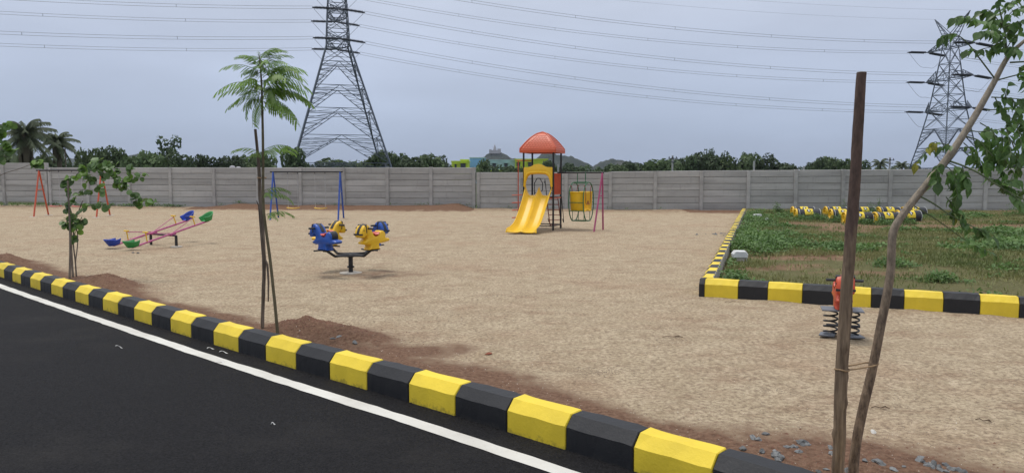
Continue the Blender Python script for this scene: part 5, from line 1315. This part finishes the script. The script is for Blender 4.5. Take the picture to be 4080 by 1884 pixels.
TREES = [  # px, top y, width px, distance, kind, label
    (20, 600, 150, 78, 'round', 'dense tree behind the palms at the left edge'), (180, 628, 120, 80, 'round', 'dark bush between the two left palms'), (300, 648, 110, 84, 'round', 'low bush right of the small left palm'),
    (385, 610, 90, 96, 'flat', 'pointed dark tree behind the arching young tree'), (445, 600, 90, 98, 'round', 'dark leafy tree just left of the tall open tree'), (520, 640, 100, 100, 'round', 'low bush in front of the blue hill at left'),
    (600, 622, 130, 96, 'flat', 'light bushy tree left below the tall open tree'), (680, 543, 84, 99, 'tall', 'tall open-crowned tree rising above the wall at left'), (700, 620, 110, 97, 'round', 'bush at the foot of the tall open-crowned tree'),
    (810, 632, 84, 105, 'round', 'small round tree alone above the wall, left of the sapling'), (912, 630, 90, 106, 'round', 'small round tree just left of the feathery sapling'), (990, 632, 80, 110, 'round', 'bush just behind the feathery sapling stem'), (1040, 618, 100, 112, 'round', 'round dark tree just right of the feathery sapling'),
    (1180, 602, 90, 118, 'round', 'round tree at the left foot of the large tower'), (1290, 645, 150, 150, 'flat', 'low far trees under the large tower'), (1420, 648, 120, 150, 'flat', 'low far bushes under the right half of the large tower'),
    (1500, 622, 110, 140, 'round', 'dark tree at the right foot of the large tower'), (1572, 612, 100, 140, 'flat', 'feathery dark tree right of the large tower'), (1620, 636, 110, 130, 'round', 'light round tree in front of dark trees right of the tower'), (1680, 626, 120, 145, 'flat', 'broad tree right of the light round tree'), (1760, 634, 80, 150, 'round', 'dark tree left of the lime green building'),
    (1925, 640, 54, 120, 'round', 'small dark tree in front of the blue building'), (1975, 665, 90, 118, 'flat', 'low shrub below the aqua windows'), (2045, 668, 70, 122, 'round', 'low shrub in front of the long green building'),
    (2190, 650, 70, 160, 'round', 'tree seen through the slide tower left side'), (2250, 655, 90, 165, 'round', 'tree behind the slide tower right post'), (2330, 664, 90, 165, 'flat', 'tree right of the slide tower below the hill'), (2400, 662, 80, 150, 'round', 'bush above the gondola swing leg'), (2470, 664, 90, 150, 'flat', 'broad tree right of the gondola swing'),
    (2540, 654, 90, 155, 'flat', 'feathery tree left of the tall pale pole'), (2620, 640, 110, 150, 'round', 'round tree left of the big tree mass'), (2700, 632, 110, 150, 'flat', 'broad tree right beside the pale pole'), (2770, 622, 130, 152, 'flat', 'broad tree forming the left shoulder of the big mass'), (2822, 598, 46, 156, 'tall', 'thin tree with a flat tuft above the big mass'),
    (2850, 620, 120, 154, 'round', 'dense tree in the middle of the big mass'), (2902, 607, 66, 150, 'tall', 'upright dark tree above the big mass centre'), (2960, 622, 120, 152, 'flat', 'broad tree right of the upright dark one'), (2978, 614, 50, 156, 'tall', 'small tufted tree top right of the mass centre'), (3042, 614, 80, 150, 'tall', 'tufted tree near the right end of the big mass'),
    (3080, 640, 120, 152, 'flat', 'broad tree at the right end of the big mass'), (3135, 655, 80, 152, 'round', 'last low tree at the right end of the big mass'), (3210, 654, 60, 165, 'round', 'small tree beginning the second group of trees'), (3270, 640, 70, 165, 'round', 'dark round tree left of the tall wooden stake'), (3340, 636, 110, 165, 'flat', 'broad tree just left of the tall wooden stake'),
    (3440, 646, 100, 168, 'flat', 'tree just right of the tall wooden stake'), (3550, 668, 60, 160, 'round', 'low bush between the two far palms'), (3640, 662, 50, 165, 'round', 'low bush at the left foot of the smaller tower'), (4020, 660, 90, 150, 'round', 'low tree behind the leaves at the right edge'), (3920, 668, 80, 150, 'round', 'low tree right of the smaller tower foot')]
for a in TREES: tree(*a)
def palm(px, ytop, wpx, D, label, fr=18, dry=True):
    d = ray(px, HORIZON); X = d.x / d.y * D; h = CAM_H + (HORIZON - ytop) / F_PX * D; r = wpx / F_PX * D / 2; hc = h - r * .8
    t = thing('palm_tree', label, 'palm tree', (X, D, 0)); rr = random.Random(int(px))
    MB().tube([(0, 0, 0), (.1, 0, hc * .5), (0, 0, hc)], [.24, .2, .17], 8).build('trunk', 'bark_far', t, True)
    for i in range(fr):
        az = i * 2.4 + rr.uniform(-.2, .2); el = 1.40 - 2.1 * (i / fr); L = r * rr.uniform(.95, 1.2); mb = MB(); P = []
        for k in range(9):
            s = k / 8; P.append(Vector((math.cos(az) * L * s * math.cos(el * (1 - .3 * s)), math.sin(az) * L * s * math.cos(el * (1 - .3 * s)), hc + L * s * math.sin(el) - .5 * L * s * s)))
        mb.tube(P, [.05, .045, .04, .035, .03, .025, .02, .015, .01], 4, False)
        for k in range(40):
            s = .12 + .88 * k / 39; j = min(7, int(s * 8)); c = P[j].lerp(P[j + 1], s * 8 - j); dd = (P[j + 1] - P[j]).normalized(); sd_ = dd.cross(Vector((0, 0, 1))).normalized(); ln = L * .30 * (1.05 - .6 * s)
            for sg in (-1, 1):
                tipv = c + sd_ * sg * ln * .6 + dd * ln * .35 + Vector((0, 0, -ln * rr.uniform(.5, .95))); w = dd * .05; o = len(mb.v)
                mb.v += [c - w, c + w, tipv + w * .2, tipv - w * .2]; mb.f.append((o, o + 1, o + 2, o + 3))
        mb.build('frond', 'palm', t)
    if dry:
        mb = MB()
        for i in range(60):
            az = rr.uniform(0, 6.3); a = rr.uniform(.2, .55) * r * .5; z0 = hc - rr.uniform(0, .3) * r; o = len(mb.v); c = Vector((math.cos(az) * a, math.sin(az) * a, z0)); s = Vector((-math.sin(az), math.cos(az), 0)) * .14
            q = c * 1.0 - Vector((0, 0, r * rr.uniform(.5, 1.1))); q.x *= .9; mb.v += [c - s, c + s, q + s, q - s]; mb.f.append((o, o + 1, o + 2, o + 3))
        mb.build('dry_skirt', 'palm_dry', t)
palm(108, 452, 215, 62, 'large shaggy coconut palm at the far left above the wall', 26)
palm(236, 508, 140, 66, 'smaller dark coconut palm left, right of the shaggy one', 20)
palm(3505, 624, 70, 150, 'far palm left of the far pole at right', 14, False); palm(3592, 634, 62, 150, 'far palm right of the far pole, near the smaller tower', 14, False)

# ------------------------------------------------------------------ far buildings, poles, hills, temple
def building(label, px0, px1, ytop, D, mats, depth, bands, windows, name='building'):
    x0 = (px0 - 2040) / F_PX * D; x1 = (px1 - 2040) / F_PX * D; h = CAM_H + (HORIZON - ytop) / F_PX * D
    t = thing(name, label, 'building', ((x0 + x1) / 2, D, 0)); w = x1 - x0
    MB().box((0, depth / 2, h / 2), (w, depth, h)).build('wall', mats[0], t)
    for (z0, z1, mat, out_) in bands: MB().box((0, -out_ / 2 - .01, h * (z0 + z1) / 2), (w + .2, out_, h * (z1 - z0))).build('band', mat, t)
    for fx, fz, fw, fh in windows:
        wo = MB().box((-w / 2 + w * fx, -.06, h * fz), (fw, .14, fh)).build('window', 'glass_dark', t); MB().box((-w / 2 + w * fx, -.35, h * fz + fh / 2 + .1), (fw + .5, .6, .12)).build('sunshade', mats[1], wo)
    MB().box((0, depth / 2, h + .15), (w + .3, depth + .3, .3)).build('parapet', mats[1], t)
building('lime green house block left of the blue building', 1800, 1866, 646, 200, ('lime_wall', 'lime_wall'), 8, [], [(.70, .80, 1.4, 1.6), (.25, .80, .5, 1.2)])
building('lime green stair tower on the lime house', 1836, 1866, 640, 203, ('lime_wall', 'lime_wall'), 5, [], [(.5, .86, 1.2, 1.4)])
building('light blue block between lime house and long building', 1873, 1932, 632, 210, ('blue_wall', 'aqua_wall'), 8, [], [])
building('long two-storey aqua and lime building behind the slide', 1946, 2180, 642, 190, ('aqua_wall', 'aqua_wall'), 10, [(.0, .62, 'lime_wall', .3)], [(.10, .80, .9, 1.2), (.30, .80, .9, 1.2), (.50, .80, .9, 1.2), (.72, .80, .9, 1.2), (.12, .32, 1.2, 1.4), (.32, .32, 1.2, 1.4), (.52, .32, 1.2, 1.4)])
building('lime green right wing of the long building', 2052, 2182, 638, 188, ('lime_wall', 'lime_wall'), 8, [], [(.10, .82, .9, 1.1), (.45, .82, .9, 1.1), (.25, .35, 1.2, 1.2)])
building('pale low building among trees right of the large tower', 1683, 1720, 647, 190, ('white_paint', 'white_paint'), 6, [], [(.5, .8, 1, 1)])
for px, py, lb in ((926, 664, 'small white water tank peeking over the wall, left'), (950, 668, 'second tiny white tank peeking over the wall, right')):
    D = 70; p = at(px, py, D); t = thing('water_tank', lb, 'tank', (p.x, D, 0)); MB().tube([(0, 0, 0), (0, 0, p.z - .4)], .12, 8).build('stand', 'pole_concrete', t); MB().lathe([(.28, p.z - .5), (.30, p.z - .1), (.2, p.z + .05), (.08, p.z + .1)], n=14).build('tank_body', 'temple_white', t, True)
def upole(px, ytop, D, label, arms=True, w_=.26, mt='pole_concrete'):
    p = at(px, ytop, D); t = thing('utility_pole', label, 'pole', (p.x, D, 0)); MB().box((0, 0, p.z / 2), (w_, w_ * .8, p.z)).build('shaft', mt, t)
    if arms:
        for dz, w in ((.5, 1.6), (1.1, 1.2)): MB().box((0, -.15, p.z - dz), (w, .1, .12)).build('crossarm', 'insulator', t)
        for x in (-.6, 0, .6): MB().lathe([(.06, 0), (.1, .1), (.05, .3)], (x, -.15, p.z - .45), 6).build('insulator', 'insulator', t)
upole(2680, 620, 120, 'pale utility pole with small crossarms left of the big trees'); upole(3005, 642, 118, 'plain pale pole in front of the big tree mass', False); upole(3546, 628, 135, 'utility pole between the two far palms')
upole(1990 + 234, 655, 130, 'thin pale pole seen through the slide tower', False); upole(259, 590, 60, 'thin dark pole beside the small left palm', False, .07, 'bark_far'); upole(3203, 662, 130, 'short pale pole left of the tall wooden stake', False)

def hill_mat():
    m, t, b = new_mat('hill_scrub')
    n = noise_node(t, .03, 6, .7); n2 = noise_node(t, .010, 4, .6)
    c = mixc(t, maprange(t, n, .4, .62), (.018, .028, .020), (.036, .045, .033)); c = mixc(t, maprange(t, n2, .62, .72, 0, .6), c, (.085, .08, .07))
    t.links.new(c, b.inputs['Base Color']); b.inputs['Roughness'].default_value = 1; return m
M['hill'] = hill_mat()
def hill(name, prof, D, seed):
    """prof: (px, top y) skyline; a ridge of real depth standing at distance D"""
    xs = np.array([p[0] for p in prof], float); ys = np.array([p[1] for p in prof], float); n = 160; m_ = 40
    px = np.linspace(xs[0], xs[-1], n); top = CAM_H + (HORIZON - np.interp(px, xs, ys)) / F_PX * D; top = top - top.min() * 0
    X = (px - 2040) / F_PX * D; wid = (X[-1] - X[0]) * .35; V = []
    for j in range(m_):
        v = -1 + 2 * j / (m_ - 1)
        k = max(0.0, 1 - abs(v)) ** .8
        yy = D + wid * v; nzv = fnoise(X, np.full(n, yy), .03, seed, 4) - .5; nz2 = fnoise(X, np.full(n, yy), .12, seed + 9, 3) - .5
        z = np.maximum(top * k + nzv * 14 * k * (1 if abs(v) > .08 else .3) + nz2 * 7 * k, -2); V.append(np.stack([X * (1 + (yy - D) / D), np.full(n, yy), z], 1))
    V = np.concatenate(V); i, j = np.meshgrid(np.arange(m_ - 1), np.arange(n - 1), indexing='ij'); f = np.stack([i * n + j, i * n + j + 1, (i + 1) * n + j + 1, (i + 1) * n + j], -1).reshape(-1, 4)
    tag(link(name, np_mesh(name, V, f, 'hill', None, True)), kind='structure')
hill('temple_hill', [(1840, 708), (1880, 640), (1910, 632), (1935, 618), (1955, 607), (1990, 605), (2010, 612), (2030, 625), (2055, 634), (2100, 670), (2140, 708)], 1500, 1)
hill('round_hill', [(2080, 708), (2120, 650), (2140, 628), (2165, 613), (2200, 611), (2235, 613), (2270, 622), (2310, 640), (2345, 652), (2400, 708)], 1400, 2)
hill('right_hill', [(2330, 708), (2370, 655), (2400, 645), (2430, 633), (2460, 632), (2490, 640), (2540, 650), (2600, 690), (2640, 708)], 1500, 3)
hill('left_hill', [(440, 708), (480, 640), (520, 618), (560, 611), (600, 615), (640, 640), (700, 690), (740, 708)], 2000, 4)
hill('far_ridge', [(200, 708), (250, 640), (290, 630), (340, 632), (400, 640), (470, 660), (560, 700), (580, 708)], 2200, 5)
TZ = CAM_H + (HORIZON - 606) / F_PX * 1500; TX = (1972 - 2040) / F_PX * 1500
tm = thing('hilltop_temple', 'small white temple with pointed tower on top of the hill', 'temple', (TX, 1496, TZ - 4))
MB().box((0, 0, 3.5), (22, 8, 7)).build('hall', 'temple_white', tm); MB().box((9, 0, 5.5), (7, 6, 9)).build('side_hall', 'temple_white', tm); MB().box((-9, 0, 4.5), (5, 6, 8)).build('side_hall', 'temple_white', tm)
MB().lathe([(3.6, 6), (3.3, 9), (2.6, 12), (1.7, 15), (.9, 17.5), (.5, 18), (.2, 20)], n=8).build('tower', 'temple_white', tm)

# ------------------------------------------------------------------ grass, weeds, grit (uncountable)
def scatter_quads(name, mat, cx, cy, cz, n_leaf, lsize, spread, height, rg, lw=.35, up=.5):
    """n_leaf leaf quads about each centre"""
    n = len(cx); k = n * n_leaf; hx = np.repeat(height, n_leaf)
    bx = np.repeat(cx, n_leaf) + rg.normal(size=k) * np.repeat(spread, n_leaf); by = np.repeat(cy, n_leaf) + rg.normal(size=k) * np.repeat(spread, n_leaf)
    bz = np.repeat(cz, n_leaf) + hx * rg.random(k) ** .8
    az = rg.uniform(0, 2 * np.pi, k); el = rg.normal(up, .45, k); L = np.repeat(lsize, n_leaf) * rg.uniform(.6, 1.3, k)
    d = np.stack([np.cos(az) * np.cos(el), np.sin(az) * np.cos(el), np.sin(el)], 1); s = np.stack([-np.sin(az), np.cos(az), rg.normal(0, .3, k)], 1)
    c = np.stack([bx, by, bz], 1); w = (L * lw)[:, None]; L = L[:, None]
    q = np.stack([c, c + d * L * .5 + s * w, c + d * L, c + d * L * .5 - s * w], 1).reshape(-1, 3)
    tn = np.repeat(np.repeat(rg.random(n), n_leaf) * .6 + rg.random(k) * .3, 4)
    o = link(name, np_mesh(name, q, np.arange(4 * k).reshape(-1, 4), mat, dict(tint=tn))); return o
rg = np.random.default_rng(5)
def plot_points(n, ymin, ymax):
    d = np.sqrt(rg.uniform(ymin ** 1.2, ymax ** 1.2, n * 3) ** (2 / 1.2)); a = rg.uniform(.20, .80, n * 3); x = a * d; y = d
    ok = (in_plot(x, y) > .33) & (wall_y(x) - y > .15); return x[ok][:n], y[ok][:n]
def cover(x, y):
    g = fnoise(x, y * 1.7, .33, 61, 3); bare = np.exp(-((y - 24.0 + .10 * (x - 12)) / 2.2) ** 2) * np.clip((x - 8.6) / 2.0, 0, 1)
    q = ground(3180, 1040); bare = np.maximum(bare, np.exp(-((x - q.x) / 1.0) ** 2 - ((y - q.y) / .28) ** 2))
    edge_ = np.exp(-(in_plot(x, y) / .55) ** 2) * .30
    return g + edge_ - bare * .55
x, y = plot_points(60000, 8.3, 33.5); cv = cover(x, y); keep = rg.random(len(x)) < np.clip((cv - .30) / .22, .05, 1); x, y = x[keep], y[keep]
tag(scatter_quads('grass', 'grass', x, y, hgt(x, y), 4, .05 + .03 * rg.random(len(x)) + .0012 * y, np.full(len(x), .05), np.full(len(x), .02), rg, .10, .9), 'short dry and green grass covering the fenced plot', 'grass', kind='stuff')
x, y = plot_points(26000, 8.3, 33.5); cv = cover(x, y) + .5 * (fnoise(x, y, 1.3, 77, 2) - .5); keep = cv > .585; x, y, cv = x[keep], y[keep], cv[keep]
wx = np.concatenate([x]); wy = y
hts = np.clip((cv - .54) * .9, .02, .22)
tag(scatter_quads('weeds', 'weed', wx, wy, hgt(wx, wy), 7, .035 + .030 * rg.random(len(wx)) + .0010 * wy, np.full(len(wx), .07), hts, rg, .38, .35), 'leafy green weeds growing in patches over the plot', 'weeds', kind='stuff')
def weed_bush(px, py, w, h, n, label, lz=.05):
    g = on_ground(px, py); t = thing('weed_clump', label, 'weed', g); k = n
    xx = np.array([0.0] * 6); cx = rg.normal(0, w * .4, k); cy = rg.normal(0, w * .25, k)
    o = scatter_quads('foliage', 'weed', cx, cy, np.zeros(k) - .02, 8, np.full(k, lz), np.full(k, .05), np.maximum(.03, h * np.exp(-(cx / (w * .6)) ** 2) * rg.uniform(.5, 1.1, k)), rg, .40, .35); o.parent = t
    MB().tube([(0, 0, -.03), (.01, 0, h * .5), (0, 0, h * .9)], [.008, .006, .003], 5).build('stem', 'green_twig', t)
for i, (px, py, w, h, n, lb) in enumerate([(3190, 882, .6, .30, 130, 'leafy weeds in front of the leftmost drum'), (3250, 882, .7, .36, 170, 'dark leafy weeds covering the leftmost front drum'), (3340, 886, .6, .32, 130, 'weeds in front of the second front drum'), (3440, 895, .5, .30, 110, 'weeds at the drum right of the stake'), (3470, 866, .5, .58, 110, 'tall light green weed between the drums'), (3515, 897, .6, .30, 130, 'weeds in front of the diamond drum'), (3600, 893, .7, .34, 150, 'weeds in front of the rightmost drums'), (3360, 846, .35, .62, 50, 'tall weed growing up against the wall left of the stake'), (3502, 846, .15, .85, 22, 'thin tall weed sprig rising above the drums'), (3095, 846, .35, .55, 50, 'weed tuft against the wall left of the drums'), (3150, 858, .3, .30, 50, 'small weeds just left of the drums'), (4060, 858, .9, .55, 160, 'bushy weeds by the wall at the right edge'), (3480, 878, .4, .3, 70, 'weeds between the stake drum and the diamond drum')]): weed_bush(px, py, w, h, n, lb)
for px, py, w, h, n, lb in [(2935, 1150, .35, .30, 150, 'leafy weeds in the corner behind the kerb'), (2950, 1000, .40, .34, 160, 'bushy weeds along the side kerb near the white block'), (2968, 940, .5, .36, 150, 'thick weeds along the middle of the side kerb'), (3060, 900, .8, .42, 220, 'broad dark weed patch in front of the white stub'), (3060, 1000, .25, .40, 60, 'upright weed standing in the middle of the plot'), (3330, 1000, .5, .3, 120, 'weed patch left of the stake in the plot'), (3015, 868, .7, .38, 150, 'tall weeds around the half hidden white block'), (3120, 940, .8, .3, 160, 'light green weed patch in mid plot'), (3560, 1060, .6, .22, 140, 'low weed patch right of the leaning trunk'), (3750, 1120, .5, .18, 120, 'low weeds near the front kerb at right')]: weed_bush(px, py, w, h, n, lb, .042)
# sparse weeds at the foot of the wall
x = rg.uniform(-32, -18, 240); x = np.concatenate([x, rg.uniform(-16, 8, 40)]); y = wall_y(x) - .12 - .25 * rg.random(len(x)) ; ok = fnoise(x, y, .4, 5, 2) > .45; x, y = x[ok], y[ok]
tag(scatter_quads('wall_foot_weeds', 'weed', x, y, hgt(x, y), 10, np.full(len(x), .07), np.full(len(x), .12), np.full(len(x), .12), rg), 'thin weeds along the foot of the boundary wall', 'weeds', kind='stuff')
def grit(name, mat, x, y, z, size, label, cat):
    n = len(x); base = np.array([(1, 0, 0), (-.5, .87, 0), (-.5, -.87, 0), (0, 0, .8), (.1, .1, -.3)]); F = np.array([(0, 1, 3), (1, 2, 3), (2, 0, 3)])
    a = rg.uniform(0, 6.28, n); c, s = np.cos(a), np.sin(a); st = rg.uniform(.5, 1.6, n)
    P = base[None, :4] * size[:, None, None] * rg.uniform(.6, 1.4, (n, 4, 1)); px_ = P[:, :, 0] * st[:, None]; X = px_ * c[:, None] - P[:, :, 1] * s[:, None] + x[:, None]; Y = px_ * s[:, None] + P[:, :, 1] * c[:, None] + y[:, None]; Z = P[:, :, 2] * .8 + z[:, None] - size[:, None] * .15
    V = np.stack([X, Y, Z], -1).reshape(-1, 3); f = (F[None] + (np.arange(n) * 4)[:, None, None]).reshape(-1, 3)
    tag(link(name, np_mesh(name, V, f, mat)), label, cat, kind='stuff')
M['grit_dark'] = plain('grit_dark', (.12, .09, .07), .95, .4, 30, 0); M['grit_pale'] = plain('grit_pale', (.60, .55, .47), .9, .2, 30, 0); M['grit_red'] = plain('grit_red', (.15, .07, .045), .95, .35, 20, 0)
def fan(n, d0, d1):
    d = np.exp(rg.uniform(math.log(d0), math.log(d1), n)); a = rg.uniform(-.78, .78, n); return d * a, d
x, y = fan(42000, 3.4, 26); ok = (kerb_sd(x, y) > .3) & (in_plot(x, y) < -.05); x, y = x[ok], y[ok]; pa = fnoise(x, y, .8, 15, 2) > rg.uniform(.25, .75, len(x)); x, y = x[pa], y[pa]
grit('sand_grit', 'grit_dark', x, y, hgt(x, y), .0022 + .0007 * y * rg.random(len(x)), 'dark grit and bits of dry grass scattered over the sand', 'grit')
for qx, qy, n_, sg_ in ((2370, 1480, 500, .09), (1680, 1245, 250, .12), (2000, 1180, 200, .15), (2690, 1360, 150, .08), (3080, 1560, 160, .07), (2250, 1000, 220, .3), (2600, 1030, 200, .3)):
    q_ = ground(qx, qy); x = np.append(x, q_.x + rg.normal(0, sg_ * 1.6, n_)); y = np.append(y, q_.y + rg.normal(0, sg_, n_))
tag(bpy.data.objects['sand_grit']); bpy.data.objects.remove(bpy.data.objects['sand_grit'])
grit('sand_grit', 'grit_dark', x, y, hgt(x, y), .0022 + .0007 * y * rg.random(len(x)), 'dark grit and bits of dry grass scattered over the sand', 'grit')
x, y = fan(5000, 3.4, 16); ok = (kerb_sd(x, y) > .25) & (in_plot(x, y) < -.05); x, y = x[ok], y[ok]; grit('pale_grit', 'grit_pale', x, y, hgt(x, y), .002 + .0006 * y * rg.random(len(x)), 'pale gravel grains scattered over the sand', 'grit')
cx_, cy_ = [], []
for mx, my, sx, sy, h, rz in MOUNDS[:5]:
    u = rg.normal(0, sx * .8, 700); v = rg.normal(0, sy * .9, 700); cx_.append(mx + u * math.cos(rz) - v * math.sin(rz)); cy_.append(my + u * math.sin(rz) + v * math.cos(rz))
x, y = np.concatenate(cx_), np.concatenate(cy_); ok = kerb_sd(x, y) > .24; x, y = x[ok], y[ok]
grit('red_clods', 'grit_red', x, y, hgt(x, y), .004 + .012 * rg.random(len(x)) ** 3 + .0003 * y, 'small clods of red soil on the heaps behind the kerb', 'soil')
s = rg.uniform(0, 1, 5200); ii = (np.clip(s * len(KPATH), 0, len(KPATH) - 1)).astype(int); kx = np.array([p.x for p in KPATH]); ky = np.array([p.y for p in KPATH]); nx_ = np.array([p.x for p in KN]); ny_ = np.array([p.y for p in KN]); off = -np.abs(rg.normal(0, .03, len(s))) - .002
x = kx[ii] + nx_[ii] * off + rg.uniform(-.05, .05, len(s)); y = ky[ii] + ny_[ii] * off + rg.uniform(-.05, .05, len(s)); sdv = kerb_sd(x, y); ok = (sdv < -.001); x, y = x[ok], y[ok]
grit('asphalt_crumbs', 'asphalt', x, y, np.full(len(x), ROAD_Z), .005 + .008 * rg.random(len(x)), 'loose black asphalt crumbs along the foot of the kerb', 'gravel')
# grey rubble pile in the plot
g = on_ground(3010, 925)
cx = rg.normal(0, .6, 90); cy = rg.normal(0, .25, 90); x = g.x + cx; y = g.y + cy
grit('rubble', 'stone', x, y, hgt(x, y) + .03, .03 + .04 * rg.random(90), 'low heap of grey stone rubble among weeds beside the side kerb', 'rubble')

# ------------------------------------------------------------------ haze
hb = MB().box((0, 1500, 70), (5200, 3600, 150)); hz = hb.build('haze', None); hz['kind'] = 'stuff'
hm = bpy.data.materials.new('haze_air'); hm.use_nodes = True; ht = hm.node_tree; ht.nodes.clear()
ho = ht.nodes.new('ShaderNodeOutputMaterial'); hv = ht.nodes.new('ShaderNodeVolumePrincipled'); hv.inputs['Color'].default_value = (.80, .87, 1.0, 1); hv.inputs['Density'].default_value = .00009; hv.inputs['Anisotropy'].default_value = .2
ht.links.new(hv.outputs[0], ho.inputs['Volume']); hz.data.materials.append(hm)
